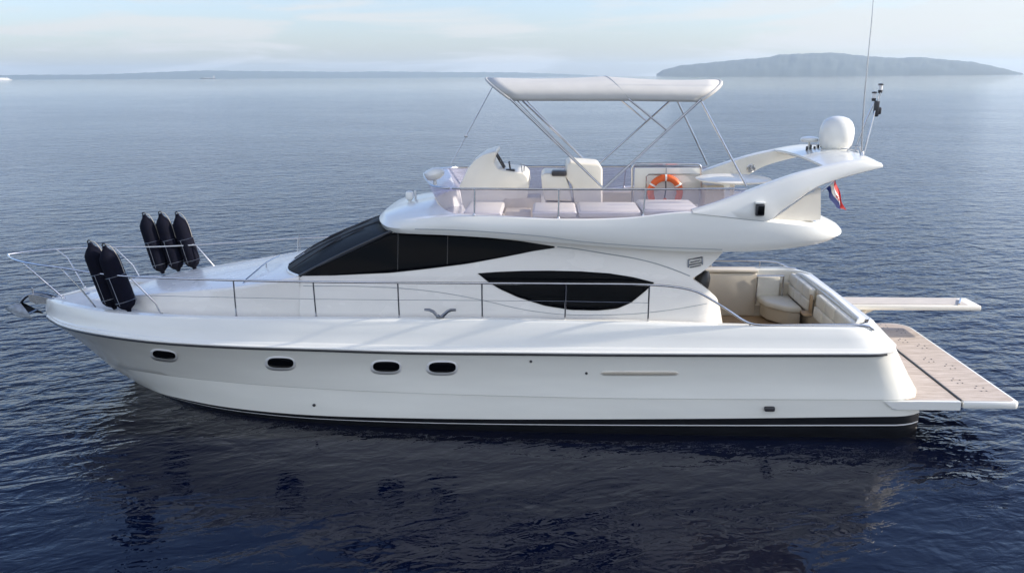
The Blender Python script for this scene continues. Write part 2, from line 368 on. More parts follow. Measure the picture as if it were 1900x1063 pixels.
# ---- deck moulding above the rub rail: bulwark side, rounded cap, side deck
cap_w = .13
def deck_drop(x): return interp([(-9.5, .03), (-8.0, .05), (-6.5, .12), (-5, .24), (2.9, .26), (3.2, .26), (6, .26)], x)
b0 = off(c_rub, 0, .0, .02)
def inb(c, d): return [Vector((p.x, p.y + d * min(1, abs(p.y) / .4), p.z)) for p in c]
b0 = inb(b0, -.012)
b1a = inb(mixc_(off(c_rub, 0, 0, .02), c_crest, .13), -.010)
b1b = inb(mixc_(off(c_rub, 0, 0, .02), c_crest, .17), .004)
b1 = inb(mixc_(off(c_rub, 0, 0, .02), c_crest, .21), .010)
b2 = inb(mixc_(off(c_rub, 0, 0, .02), c_crest, .55), -.004); b3 = mixc_(off(c_rub, 0, 0, .02), c_crest, .93)
b4 = off(c_crest, 0, .022, .008); b5 = off(c_crest, 0, cap_w, .012); b6 = off(c_crest, 0, cap_w + .025, -.015)
b7 = [Vector((p.x, min(0, p.y + (cap_w + .04) * min(1, abs(p.y) / .5)), p.z - deck_drop(p.x))) for p in c_crest]
dk = MB()
def mir0(P, s): return P if s > 0 else mirror(P)
for side in (1, -1):
    f = (lambda r: r) if side == 1 else mirror
    dk.grid([f(r) for r in (b0, b1a, b1b, b1, b2, b3, mixc_(b3, b4, .5, .006), b4, b5, b6, b7)], 0, flip=side < 0)
for side in (1, -1): dk.grid([mir0(rub_lo, side), mir0(b0, side)], 0, flip=side < 0)
stern_col = [r[-1] for r in (b0, b1, b2, b3, b4)]
dk.grid([stern_col, mirror(stern_col)], 0)
# transom top coaming band joining port and starboard caps
dk.grid([[b4[-1], b6[-1] + Vector((-.22, 0, 0)), b6[-1] + Vector((-.24, 0, -.6))], mirror([b4[-1], b6[-1] + Vector((-.22, 0, 0)), b6[-1] + Vector((-.24, 0, -.6))])], 0)
# deck sheet forward of the cockpit
CK0, CK1, SOLE = 2.95, 5.12, .92
fwd = [p for p in b7 if p.x < CK0 + .05]
dk.grid([fwd, [Vector((p.x, p.y * .5, p.z + .02)) for p in fwd], [Vector((p.x, 0, p.z + .03)) for p in fwd], [Vector((p.x, -p.y * .5, p.z + .02)) for p in fwd], mirror(fwd)], 1)
decko = dk.build('deck_moulding', [M['gel'], M['deck']], yacht, angle=30)
HB = BVHTree.FromPolygons(hull.v, hull.f); DB = BVHTree.FromPolygons(dk.v, dk.f)

# rub rail: pale moulded strake over a dark rubber line
for side in (1, -1):
    rr = MB(); r2 = MB()
    c = [p for p in c_rub[1:] if p.x < 5.40]; c = c if side == 1 else mirror(c)
    r2.tube([p + Vector((0, -.012 * side, -.012)) for p in c], .022, 8)
    rr.tube([p + Vector((0, -.016 * side, .026)) for p in c], .022, 8)
    rro = rr.build('rub_rail', M['gel'], hullo); r2.build('rubber_strip', M['rubber'], hullo)

def surf(px, py, bvh, offd=.006):
    d = ray(px, py); loc, nrm, idx, dist = bvh.ray_cast(CAM, d)
    if loc is None: return None
    if nrm.dot(d) > 0: nrm = -nrm
    return loc + nrm * offd
def patch(top, bot, bvh, n=30, m=6, offd=.006):
    T = resample([Vector((a, b, 0)) for a, b in top], n); B = resample([Vector((a, b, 0)) for a, b in bot], n)
    rows = []
    for j in range(m):
        row = []
        for i in range(n):
            q = T[i].lerp(B[i], j / (m - 1)); s = surf(q.x, q.y, bvh, offd)
            if s is None: s = row[-1] if row else at(q.x, q.y, -1.6)
            row.append(s)
        rows.append(row)
    return rows
def oval(cx, cy, w, h, slope=0, e=3.2, n=17):
    top, bot = [], []
    for i in range(n):
        a = math.pi * i / (n - 1); c = -math.cos(a); s = math.sin(a)
        X = math.copysign(abs(c) ** (2 / e), c) * w / 2; Yv = abs(s) ** (2 / e) * h / 2 if s > 1e-6 else 0
        top.append((cx + X, cy - Yv + slope * X)); bot.append((cx + X, cy + Yv + slope * X))
    return top, bot
def both(rows): return [rows, [mirror(r) for r in rows]]
# portholes (white moulded ring, dark glass), each its own object on each side of the hull
for (cx, cy, w, h, sl) in ((305, 657, 42, 14, .12), (521, 672, 48, 18, .03), (717, 679, 49, 18.5, .015), (821, 680.5, 50, 19, 0)):
    ring = both(patch(*oval(cx - 1, cy + 1.8, w + 9, h + 8.5, sl, 2.8), HB, 17, 4, .006)); gl = both(patch(*oval(cx, cy, w, h, sl, 3), HB, 17, 4, .014))
    for k in range(2):
        p = MB(); p.grid(ring[k]); po = p.build('porthole', M['cream'], hullo, thick=.01, off=0)
        g = MB(); g.grid(gl[k]); g.build('porthole_glass', M['glass'], po, thick=.004, off=0) if False else None
        gg = MB(); gg.grid(ring[k], 0); gg.grid(gl[k], 1)
        bpy.data.objects.remove(po)
        gg.build('porthole', [M['strap'], M['glass']], hullo, thick=.005, off=0)
v_ = both(patch(*oval(1187, 692, 146, 8.5, 0, 5), HB, 25, 4, .006)); vi = both(patch(*oval(1187, 691.3, 142, 5.0, 0, 5), HB, 25, 4, .012))
for k in range(2):
    g = MB(); g.grid(v_[k], 0); g.grid(vi[k], 1); g.build('air_vent', [M['cream'], M['beige']], hullo, thick=.004, off=0)
for (cx, cy, d) in ((985, 670, 5), (1088, 692, 5), (583, 751, 6)):
    for k, rws in enumerate(both(patch(*oval(cx, cy, d, d * .9, 0, 2), HB, 9, 3, .006))):
        MB().grid(rws).build('drain_outlet', M['dkmetal'], hullo, thick=.006, off=0)
q = surf(1427, 757, HB, .0)
for s in (1, -1):
    e = MB(); e.box((q.x, q.y * s + (-.03 * s), q.z), (.17, .07, .085), .025); e.build('exhaust_outlet', M['dkmetal'], hullo)
# platform skirt moulding at the stern quarter
SK = []
PZ = .68

# ---- swim platform
plat = MB()
P0 = [Vector((5.55, -2.13, PZ)), Vector((6.63, -2.13, PZ)), Vector((6.63, 2.13, PZ)), Vector((5.55, 2.13, PZ))]
plat.slab(P0, .16, .03)
plat.slab([Vector((5.35, -2.0, PZ - .165)), Vector((6.3, -2.0, PZ - .165)), Vector((6.3, 2.0, PZ - .165)), Vector((5.35, 2.0, PZ - .165))], .05, .02)
pl1 = plat.build('swim_platform', M['gel'], yacht)
t1 = MB(); t1.poly([Vector((5.6, -2.08, PZ + .005)), Vector((6.615, -2.08, PZ + .005)), Vector((6.615, 2.08, PZ + .005)), Vector((5.6, 2.08, PZ + .005))])
t1.build('teak_planking', M['teak'], pl1, smooth=False)
def round_corner(x0, x1, y0, y1, z, r, n=7):
    P = [Vector((x0, y0, z))]
    P += [Vector((x1 - .09 + .09 * math.sin(a), y0 + .09 - .09 * math.cos(a), z)) for a in [math.pi / 2 * i / 4 for i in range(5)]]
    P += [Vector((x1 - r + r * math.cos(a), y1 - r + r * math.sin(a), z)) for a in [math.pi / 2 * i / (n - 1) for i in range(n)]]
    P += [Vector((x0, y1, z))]; return P
pl = MB(); pl.slab(round_corner(6.672, 7.565, -2.13, 2.13, PZ, .35), .12, .03); pl2 = pl.build('lowering_platform', M['gel'], yacht)
t2 = MB(); t2.poly(round_corner(6.69, 7.51, -2.08, 2.08, PZ + .005, .33)); t2.build('teak_planking', M['teak'], pl2, smooth=False)
tk = MB(); tk.box((6.652, -.05, PZ + .008), (.034, 4.05, .022), .006); tk.box((6.652, -.05, PZ - .06), (.036, 4.1, .06))
tk.build('hinge_track', M['dkmetal'], pl1)
rd = random.Random(11)
for yy in (-1.40, -.35, .75, 1.70):
    h = MB()
    for (cx, cy) in ((7.00, yy + .17), (7.22, yy - .17)):
        for k in range(5):
            a = 2 * math.pi * k / 5 + .4
            h.lathe([(.014, 0), (.014, .003), (0, .003)], (cx + .075 * math.cos(a), cy + .12 * math.sin(a), PZ + .007), n=8)
    h.build('drain_holes', M['dkmetal'], pl2)
lf = MB(); lf.box((6.25, 0, .36), (.55, 3.0, .24), .05); lf.box((6.85, -1.2, .44), (.9, .12, .12), .02); lf.box((6.85, 1.2, .44), (.9, .12, .12), .02); lf.build('platform_lift', M['black'], yacht)
for s in (1, -1):      # moulded quarter step that runs from the hull side onto the platform edge
    qm = MB()
    A = [Vector((5.42, -2.137 * s, PZ - .01)), Vector((5.95, -2.143 * s, PZ + .002)), Vector((6.63, -2.142 * s, PZ + .003)), Vector((6.63, -2.142 * s, PZ - .14)), Vector((5.64, -2.14 * s, PZ - .14)), Vector((5.56, -2.138 * s, PZ - .12))]
    Bv = [p + Vector((0, .12 * s, 0)) for p in A]
    qm.poly(A); qm.poly(Bv); qm.grid([A + [A[0]], Bv + [Bv[0]]])
    qm.build('quarter_moulding', M['gel'], yacht, angle=50)

# ---- cockpit
cr = [p for p in b7 if p.x > CK0 - .1 and p.x < CK1 + .05]
inner = [Vector((p.x, p.y + .06, p.z)) for p in cr]; innerb = [Vector((p.x, p.y + .12, SOLE)) for p in cr]
for s in (1, -1):
    f = (lambda r: r) if s == 1 else mirror
    ck = MB(); ck.grid([f(cr), f(inner), f(innerb)], 0)
    ck.build('cockpit_liner', M['beige'], yacht, angle=30)
fl = MB(); fl.poly([Vector((2.9, -1.85, SOLE)), Vector((5.15, -1.85, SOLE)), Vector((5.15, 1.85, SOLE)), Vector((2.9, 1.85, SOLE))]); fl.build('cockpit_sole', M['teak2'], yacht, smooth=False)
# starboard inner wall details, cupboard
cw = MB(); cw.box((3.55, 1.80, 1.38), (1.5, .16, .92), .05); cw.box((3.5, 1.86, 1.875), (1.62, .30, .07), .03); cw.build('side_locker', M['beige'], yacht)
lo = MB(); lo.box((4.52, 1.74, 1.46), (.46, .1, .62), .03); lo.build('locker_door', M['pad'], yacht)
hd = MB(); hd.tube([Vector((4.26, 1.66, 1.80)), Vector((4.80, 1.66, 1.80))], .018); hd.tube([Vector((4.28, 1.66, 1.2)), Vector((4.28, 1.66, 1.80))], .016); hd.tube([Vector((4.80, 1.66, 1.25)), Vector((4.80, 1.66, 1.80))], .022); hd.build('grab_rail', M['steel'], yacht)
def cushion(name, P, dz, r, m, parent=yacht):
    c = MB(); c.slab([Vector(p) for p in P], dz, r); o = c.build(name, m, parent, angle=50)
    return o
cushion('bench_cushion', [(4.66, .90, 1.38), (4.96, .80, 1.38), (4.96, 1.74, 1.38), (4.30, 1.74, 1.38), (4.36, 1.28, 1.38)], .13, .045, M['pad'])
sb = MB(); sb.slab([Vector(p) for p in [(4.73, .95, 1.24), (4.95, .87, 1.24), (4.95, 1.7, 1.24), (4.38, 1.7, 1.24), (4.44, 1.33, 1.24)]], .27, .02); sb.build('bench_base', M['beige'], yacht)
cushion('bench_cushion', [(4.50, -1.55, 1.24), (4.92, -1.6, 1.24), (4.92, .22, 1.24), (4.50, .22, 1.24)], .12, .045, M['pad'])
sb = MB(); sb.box((4.73, -.67, 1.01), (.40, 1.8, .20), .02); sb.build('bench_base', M['beige'], yacht)
for (ya, yb, nn) in ((.50, 1.78, 3), (-1.80, .14, 4)):
    for r_, (zc, hh, xx) in enumerate(((1.50, .22, 5.00), (1.72, .23, 5.03))):
        c = MB()
        for k in range(nn):
            a = lerp(ya, yb, k / nn); b_ = lerp(ya, yb, (k + 1) / nn)
            c.box((xx, (a + b_) / 2, zc), (.13, (b_ - a) - .004, hh), .035, seg=3)
        c.build('backrest_cushion', M['pad'], yacht, angle=60)
tw = MB(); tw.box((5.10, 0, 1.36), (.05, 3.7, .88)); tw.build('transom_liner', M['beige'], yacht)
gt = MB(); gt.box((4.95, .33, 1.60), (.05, .10, .34), .02); gt.box((4.86, .30, 1.42), (.16, .26, .05), .02); gt.build('transom_gate', M['teak2'], yacht)
tl = MB(); tl.slab([Vector((5.02, -1.66, 1.88)), Vector((5.16, -1.62, 1.88)), Vector((5.24, -1.5, 1.89)), Vector((5.26, 0, 1.90)), Vector((5.24, 1.5, 1.89)), Vector((5.16, 1.62, 1.88)), Vector((5.02, 1.66, 1.88)), Vector((5.10, 1.5, 1.89)), Vector((5.14, 0, 1.90)), Vector((5.10, -1.5, 1.89))], .10, .035); tl.build('transom_coaming', M['gel'], yacht)
sr = MB(); sr.tube(resample([Vector((2.9, 2.0, 2.02)), Vector((3.6, 2.02, 2.03)), Vector((4.75, 2.0, 2.0)), Vector((4.98, 1.98, 1.90))], 16), .018)
for xx in (3.4, 4.4): sr.tube([Vector((xx, 2.0, 1.84)), Vector((xx, 2.01, 2.03))], .014)
sr.build('cockpit_rail', M['steel'], yacht)
# passerelle
pa = MB(); pa.box((6.96, 1.52, 1.27), (3.25, .62, .11), .035); pao = pa.build('gangway', M['cream'], yacht)
pt = MB(); pt.box((6.86, 1.52, 1.33), (2.95, .50, .012)); pt.build('gangway_planking', mat('faded_gangway_planking', (.60, .55, .49), .7, vary=.18, vscale=3, stretch=(1, 8, 1)), pao)
pk_ = MB(); pk_.tube([Vector((5.55, 1.35, .82)), Vector((6.0, 1.35, .98)), Vector((6.7, 1.35, 1.29))], [.05, .05, .035]); pk_.box((6.0, 1.35, .9), (.2, .1, .3), .03); pk_.build('gangway_bracket', M['beige'], pao)
pe = MB(); pe.tube([Vector((8.15, 1.25, 1.35)), Vector((8.35, 1.6, 1.36))], .018); pe.tube([Vector((8.54, 1.28, 1.29)), Vector((8.56, 1.78, 1.29))], .035); pe.build('gangway_roller', M['steel'], pao)

# ---- foredeck trunk
sh = [(150, 556, .28), (200, 553, .58), (250, 548, .86), (340, 541, 1.10), (432, 533, 1.29), (500, 523, 1.39), (556, 513, 1.44)]
S = resample([at(a, b, -y) for a, b, y in sh], 40)
Sb = [Vector((p.x, p.y - .10, interp([(q.x, q.z) for q in b7], p.x) - .03)) for p in S]
for p, q in zip(Sb, S): p.z = min(p.z, q.z - .03)
S1 = [p + Vector((0, -.03, -.035)) for p in S]; S2 = [p + Vector((0, .05, .012)) for p in S]
tkk = MB(); half = [Sb, [a.lerp(b, .6) for a, b in zip(Sb, S1)], S1, S, S2, [Vector((p.x - .0, p.y * .5, p.z + .035)) for p in S], [Vector((p.x - .04, 0, p.z + .05)) for p in S]]
tkk.grid(half); tkk.grid([mirror(r) for r in half], flip=True)
fr0 = [r[0] for r in half]; tkk.grid([fr0, [Vector((p.x - .1, p.y * .4, Sb[0].z)) for p in fr0]]); tkk.grid([mirror(fr0), [Vector((p.x - .1, -p.y * .4, Sb[0].z)) for p in fr0]], flip=True)
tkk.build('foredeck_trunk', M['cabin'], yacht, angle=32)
hb = MB(); hb.box(at(268, 519, .25), (.42, .5, .05), .02); hb.build('deck_hatch', M['deck'], yacht)

# ---- deckhouse side: y = -w(x,z) between traced outlines (Coons patch)
XA = at(1341, 603, -1.65).x
def base_w(x): return interp([(-5.2, 1.36), (-4.6, 1.50), (-3.8, 1.62), (-2.5, 1.69), (-1, 1.72), (9, 1.72)], x)
def w_cab(x, z):
    w = base_w(x) - .17 * (z - 1.8)
    e = XA - x
    if z < 2.45 and e < .4: t = min(1, 1 - e / .4); w -= .30 * (1 - math.sqrt(max(0, 1 - t * t)))
    return w
topc = [(556, 512), (600, 489), (660, 460), (728, 427), (800, 428), (900, 434), (1000, 442), (1060, 447), (1150, 454), (1250, 460), (1345, 464)]
botc = [(556, 606), (700, 606), (900, 608), (1100, 610), (1342, 614)]
rightc = [(1345, 464), (1326, 485), (1317, 493), (1302, 505.5), (1284, 517), (1300, 528), (1313, 537), (1330, 552), (1336, 571), (1341, 603), (1342, 614)]
leftc = [(556, 512), (556, 606)]
def coons(T, B, L, Rr, nu, nv):
    V3 = lambda c: [Vector((a, b, 0)) for a, b in c]
    T = resample(V3(T), nu, False); B = resample(V3(B), nu, False); L = resample(V3(L), nv, False); Rr = resample(V3(Rr), nv, False)
    out = []
    for j in range(nv):
        v = j / (nv - 1); row = []
        for i in range(nu):
            u = i / (nu - 1)
            p = T[i] * (1 - v) + B[i] * v + L[j] * (1 - u) + Rr[j] * u - (T[0] * (1-u)*(1-v) + T[-1] * u*(1-v) + B[0] * (1-u)*v + B[-1] * u*v)
            row.append((p.x, p.y))
        out.append(row)
    return out
cg = coons(topc, botc, leftc, rightc, 90, 34)
cab_rows = [[hitw(a, b, w_cab) for a, b in r] for r in cg]
cb = MB(); cb.grid(cab_rows); cb.grid([mirror(r) for r in cab_rows], flip=True)
aft = [r[-1] for r in cab_rows]
cb.grid([aft, [Vector((p.x - .02, p.y + .25, p.z)) for p in aft]]); cb.grid([mirror(aft), mirror([Vector((p.x - .02, p.y + .25, p.z)) for p in aft])])
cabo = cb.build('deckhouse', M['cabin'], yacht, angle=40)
CB = BVHTree.FromPolygons(cb.v, cb.f)
bk = MB(); bk.box((2.35, 0, 1.93), (.06, 3.0, 2.02)); bk.build('saloon_bulkhead', M['beige'], yacht)
dg = MB(); dg.box((2.39, .1, 1.85), (.03, 1.9, 1.7)); dg.build('saloon_door', M['glass'], yacht)

# windows on both sides
def add_window(name, top, bot, bvh, parent, m, n=44, rows=9, o=.006):
    for k, rw in enumerate(both(patch(top, bot, bvh, n, rows, o))):
        g = MB(); g.grid(rw); ob = g.build(name, m, parent, thick=.006, off=0); yield ob
up_top = [(558, 511.5), (600, 490.5), (660, 461.5), (728, 430.5), (800, 434), (880, 438.5), (960, 446.5), (1029, 457)]
up_bot = [(558, 511.8), (620, 511), (728, 506), (800, 498), (870, 489), (930, 478), (990, 466), (1029, 460)]
# use shared x parametrisation so the tips stay sharp
def bypx(c, n=24):
    xs = [c[0][0] + (c[-1][0] - c[0][0]) * i / (n - 1) for i in range(n)]
    return [(x, interp(c, x)) for x in xs]
for ob in add_window('side_window', bypx(up_top), bypx(up_bot), CB, cabo, M['glass'], 60, 12): pass
lo_top = [(886, 507), (920, 504.5), (970, 502.5), (1020, 502), (1080, 503.5), (1130, 507), (1175, 514), (1214, 524)]
lo_bot = [(886, 507), (905, 522), (925, 535), (960, 551), (1010, 567), (1060, 575), (1110, 576), (1145, 572.5), (1170, 562), (1195, 542), (1214, 524)]
for ob in add_window('saloon_window', bypx(lo_top, 40), bypx(lo_bot, 40), CB, cabo, M['glass'], 60, 10, .008): pass
def line_on(pts, bvh, r, name, m, parent, o=.002, n=60, sides=(0, 1)):
    P = [surf(p.x, p.y, bvh, o) for p in resample([Vector((a, b, 0)) for a, b in pts], n)]; P = [p for p in P if p is not None]
    for k in sides: g = MB(); g.tube(P if k == 0 else mirror(P), r, 6); ob = g.build(name, m, parent)
    return ob
line_on([(560, 508), (620, 481), (680, 453), (722, 433)], CB, .012, 'window_pillar', M['rubber'], cabo, .01, 24)
line_on([(739, 433), (738, 500)], CB, .006, 'window_mullion', M['rubber'], cabo, .01, 8)
line_on([(831, 437), (830, 490)], CB, .006, 'window_mullion', M['rubber'], cabo, .01, 8)
line_on([(512, 526), (560, 530), (660, 531), (740, 534.5), (820, 543), (900, 558), (960, 572), (1010, 580), (1060, 584), (1108, 584.5), (1180, 582), (1250, 574), (1312, 563)], CB, .006, 'moulding_seam', M['shadowgroove'], cabo, .0, 80)
line_on([(1034, 458), (1070, 462), (1120, 470), (1180, 480), (1220, 490), (1255, 502), (1280, 512)], CB, .010, 'moulding_seam', M['shadowgroove'], cabo, .0, 50)
# emblem plate near the aft end of the deckhouse
em = MB()
for (a, b, c, d) in ((1277, 482, 1303, 477), (1277, 492, 1303, 487), (1277, 482, 1277, 496), (1303, 477, 1303, 491), (1281, 487, 1299, 483), (1280, 496, 1300, 492)):
    em.tube([surf(a, b, CB, .012), surf(c, d, CB, .012)], .012, 6)
em.build('emblem', M['anchor'], cabo)

# ---- windshield (front, wraps from side to side)
def arc(pn, pcn, n=30, e=2.3):
    out = []
    for i in range(n):
        t = -1 + 2 * i / (n - 1); k = abs(t) ** e
        out.append(Vector((lerp(pcn.x, pn.x, k), -t * abs(pn.y) * -1, lerp(pcn.z, pn.z, k))))
    return out
n0 = hitw(556, 512, w_cab); n1 = hitw(728, 429, w_cab)
wb = arc(n0, at(548, 481, 0), e=2.6); wtp = arc(n1, at(713, 402, 0), e=2.6)
ws = MB(); wr = []
for k in range(9):
    t = k / 8; wr.append([a.lerp(b, t) + Vector((-.05 * math.sin(math.pi * t), 0, .05 * math.sin(math.pi * t) * (1 - abs(a.y / n0.y) ** 3))) for a, b in zip(wb, wtp)])
ws.grid(wr); wso = ws.build('windshield', M['mesh'], yacht, thick=.01)
for e_ in (0, -1):
    g = MB(); g.tube([r[e_] + Vector((0, 0, .004)) for r in wr], .028, 8); g.build('windshield_pillar', M['rubber'], wso)
WB = BVHTree.FromPolygons(ws.v, ws.f)
def on_ws(y, t, o=.03):
    i = (y / abs(n0.y) + 1) / 2 * 29; i = max(0, min(28.999, i)); a = int(i); f = i - a
    k = t * 8; b = min(7, int(k)); g = k - b
    p = wr[b][a].lerp(wr[b][a + 1], f).lerp(wr[b + 1][a].lerp(wr[b + 1][a + 1], f), g)
    return p + Vector((-.4, 0, .9)).normalized() * o
wp = []
for (ya, yb) in ((-1.05, -.75), (-.2, .1), (.65, .95)):
    g = MB(); g.tube([on_ws(ya, .04), on_ws(ya * .9 + yb * .1, .3, .045), on_ws(yb, .62)], .011, 6); g.tube([on_ws(yb - .12, .35, .02), on_ws(yb + .06, .85, .02)], .009, 6)
    g.build('windshield_wiper', M['dkmetal'], yacht)
for ya in (-.48, .48):
    g = MB(); g.tube([on_ws(ya, t, .004) for t in (0, .25, .5, .75, 1)], .018, 6); g.build('windshield_mullion', M['rubber'], wso)
sl = MB(); sl.tube([p + Vector((-.01, 0, .0)) for p in wb], .022, 8); sl.build('windshield_sill', M['gel'], wso)

# ---- flybridge moulding
def cur(pts, n=100, sm=True): return resample([at(a, b, -y) for a, b, y in pts], n, sm)
def bycol(pts, n=100):                               # columns share a fixed index parameter so rows stay aligned
    P = [at(a, b, -y) for a, b, y in pts]; out = []; seg = len(P) - 1
    Q = []
    for i in range(n):
        u = i / (n - 1) * seg; k = min(seg - 1, int(u)); t = u - k
        p0 = P[max(0, k - 1)]; p1 = P[k]; p2 = P[k + 1]; p3 = P[min(seg, k + 2)]
        m1 = (p2 - p0) * .5; m2 = (p3 - p1) * .5
        Q.append(p1 * (2*t**3 - 3*t*t + 1) + m1 * (t**3 - 2*t*t + t) + p2 * (3*t*t - 2*t**3) + m2 * (t**3 - t*t))
    return Q
# columns:      nose centre ................. corner .......... side ........................................ aft corner ........ aft centre
Fb = [(711, 403, 0), (708, 411, .55), (711, 422, 1.05), (728, 431, 1.43), (765, 434, 1.62), (830, 436.5, 1.70), (920, 442, 1.74), (1040, 451, 1.76), (1160, 460, 1.76), (1280, 467, 1.76), (1400, 466, 1.74), (1480, 459, 1.70), (1530, 449, 1.60), (1549, 437, 1.40), (1540, 424, .9), (1503, 404, 0)]
Fm = [(708, 396, 0), (704, 403, .58), (707, 413, 1.10), (723, 422, 1.50), (762, 424, 1.72), (830, 424, 1.82), (920, 428, 1.86), (1040, 434, 1.88), (1160, 439, 1.88), (1280, 445, 1.88), (1400, 449, 1.87), (1490, 446, 1.82), (1545, 440, 1.68), (1561, 431, 1.42), (1552, 417, .9), (1512, 397, 0)]
Ft = [(719, 386, 0), (715, 391, .58), (717, 399, 1.08), (732, 407, 1.42), (768, 407, 1.60), (830, 402, 1.70), (920, 403, 1.74), (1040, 408, 1.78), (1160, 406, 1.78), (1280, 395, 1.78), (1400, 409, 1.79), (1490, 419, 1.74), (1540, 424, 1.58), (1556, 423, 1.35), (1546, 411, .9), (1507, 392, 0)]
Fi = [(806, 364, 0), (808, 370, .5), (814, 380, .95), (828, 390, 1.28), (842, 396, 1.46), (860, 397, 1.54), (930, 400, 1.60), (1040, 406, 1.64), (1160, 404, 1.64), (1280, 393, 1.66), (1400, 402, 1.60), (1470, 405, 1.45), (1500, 406, 1.25), (1505, 400, 1.0), (1500, 395, .7), (1480, 386, 0)]
Fm = [(a, b, y * (.965 if a > 740 else 1)) for a, b, y in Fm]
NB, Nm, NT, NI = bycol(Fb), bycol(Fm), bycol(Ft), bycol(Fi)
FZ = 3.20
NJ = [Vector((p.x + .02, p.y * .90, FZ)) for p in NI]
NU_ = [Vector((lerp(p.x, 0, .05), p.y * .86, p.z + .05)) for p in NB]
def smoothrow(a, b, t, outw): return [Vector((lerp(p.x, q.x, t), lerp(p.y, q.y, t) * (1 + outw), lerp(p.z, q.z, t))) for p, q in zip(a, b)]
Nmt = smoothrow(Nm, NT, .6, .008); Nbm = smoothrow(NB, Nm, .5, .008); Nti = [Vector((lerp(p.x, q.x, .4), lerp(p.y, q.y, .4), lerp(p.z, q.z, .4) + .014)) for p, q in zip(NT, NI)]
fb = MB(); rws = [NU_, NB, Nbm, Nm, Nmt, NT, Nti, NI, NJ]
fb.grid(rws); fb.grid([mirror(r) for r in rws], flip=True)
fb.grid([NJ, [Vector((p.x, 0, FZ)) for p in NJ], mirror(NJ)], 1)
fb.grid([NU_, [Vector((p.x, 0, p.z)) for p in NU_], mirror(NU_)], 0)
flyo = fb.build('flybridge', [M['gel'], M['deck']], yacht, angle=46)
FB = BVHTree.FromPolygons(fb.v, fb.f)
line_on([(770, 425), (850, 427), (930, 432), (1010, 439), (1080, 448), (1150, 454), (1230, 459), (1340, 463)], FB, .008, 'moulding_seam', M['shadowgroove'], flyo, .0, 60)

# ---- radar arch: two curved legs joined by a wing
AT = [(1285, 393, 1.76), (1330, 379, 1.74), (1380, 361, 1.70), (1430, 342, 1.66), (1480, 325, 1.62), (1530, 312, 1.57), (1575, 302, 1.52), (1610, 299, 1.48), (1637, 305, 1.44)]
AU = [(1290, 396, 1.78), (1345, 404, 1.78), (1420, 411, 1.78), (1450, 391, 1.74), (1480, 371, 1.70), (1512, 350, 1.64), (1550, 335, 1.58), (1595, 322, 1.52), (1637, 311, 1.45)]
aT, aU = bycol(AT, 50), bycol(AU, 50); aM = [Vector((p.x, (p.y + q.y) / 2 - .035, (p.z + q.z) / 2)) for p, q in zip(aT, aU)]
iT = [Vector((p.x, p.y + .20, p.z)) for p in aT]; iU = [Vector((p.x, p.y + .17, p.z)) for p in aU]
T2 = [Vector((p.x, p.y + .04, p.z + .018)) for p in aT]; T3 = [Vector((p.x, p.y + .15, p.z + .018)) for p in aT]
ar = MB(); lp = [aU, [a.lerp(b, .2) + Vector((0, -.02, 0)) for a, b in zip(aU, aM)], aM, [a.lerp(b, .7) + Vector((0, -.015, 0)) for a, b in zip(aM, aT)], aT, T2, T3, iT, [a.lerp(b, .5) + Vector((0, .03, 0)) for a, b in zip(iT, iU)], iU]
ar.grid(lp, close_v=True); ar.poly([r[-1] for r in lp])
ar.grid([mirror(r) for r in lp], close_v=True); ar.poly([mirror([r[-1]])[0] for r in lp])
k0 = 31
wing = []
for j in range(13):
    t = -1 + 2 * j / 12; row = []
    for i in range(k0, 50):
        p = T3[i]; row.append(Vector((p.x + .05 * (1 - t * t) * (1 if i > 42 else -.3), p.y * -t * -1 if False else abs(p.y) * t, p.z + .05 * (1 - t * t))))
    wing.append(row)
lowr = [[p - Vector((0, 0, .085 if 0 < i < len(r) - 1 else .03)) for i, p in enumerate(r)] for r in wing]
ar.grid(wing); ar.grid(lowr); ar.grid([[r[0] for r in wing], [r[0] for r in lowr]]); ar.grid([[r[-1] for r in wing], [r[-1] for r in lowr]])
arco = ar.build('radar_arch', M['gel'], yacht, angle=50)
AB = BVHTree.FromPolygons(ar.v, ar.f)
for s in (1, -1):     # buttress under each leg
    bt = MB()
    A = [at(1424, 411, -1.66), at(1460, 389, -1.64), at(1495, 363, -1.60), at(1523, 350, -1.55), at(1523, 406, -1.50)]; A[0].z -= .03; A[-1].z -= .02
    Bv = [Vector((p.x - .02, p.y + .5, p.z)) for p in A]
    f = (lambda r: r) if s == 1 else mirror
    if s < 0: continue
    bt.poly(f(A)); bt.poly(f(Bv)); bt.grid([f(A + [A[0]]), f(Bv + [Bv[0]])])
    bt.build('arch_buttress', M['cream'], arco, angle=50)
line_on([(1288, 394), (1340, 402), (1418, 411)], FB, .006, 'moulding_seam', M['shadowgroove'], arco, .004, 20)
nl = surf(1409, 389, AB, 0) or at(1409, 389, -1.7)
for s in (1, -1):
    g = MB(); g.box((nl.x, nl.y * s - .035 * s, nl.z), (.13, .09, .18), .015, mi=0); g.box((nl.x + .01, (nl.y - .085) * s, nl.z), (.10, .02, .13), .01, mi=1); g.box((nl.x, (nl.y - .02) * s, nl.z + .11), (.15, .10, .03), .01, mi=2)
    g.build('navigation_light', [M['dkmetal'], M['glass'], M['gel']], arco)
spk = AB.ray_cast(CAM, ray(1393, 312))[0]
for s in (1, -1):
    g = MB(); g.lathe([(.085, -.02), (.085, .012), (.07, .02), (.066, .008), (.03, .012), (.028, .024), (.0, .028)], (spk.x, (spk.y - .01) * s, spk.z), axis=(.05, -s, -.1 ), n=24); g.build('loudspeaker', M['steel'], arco)

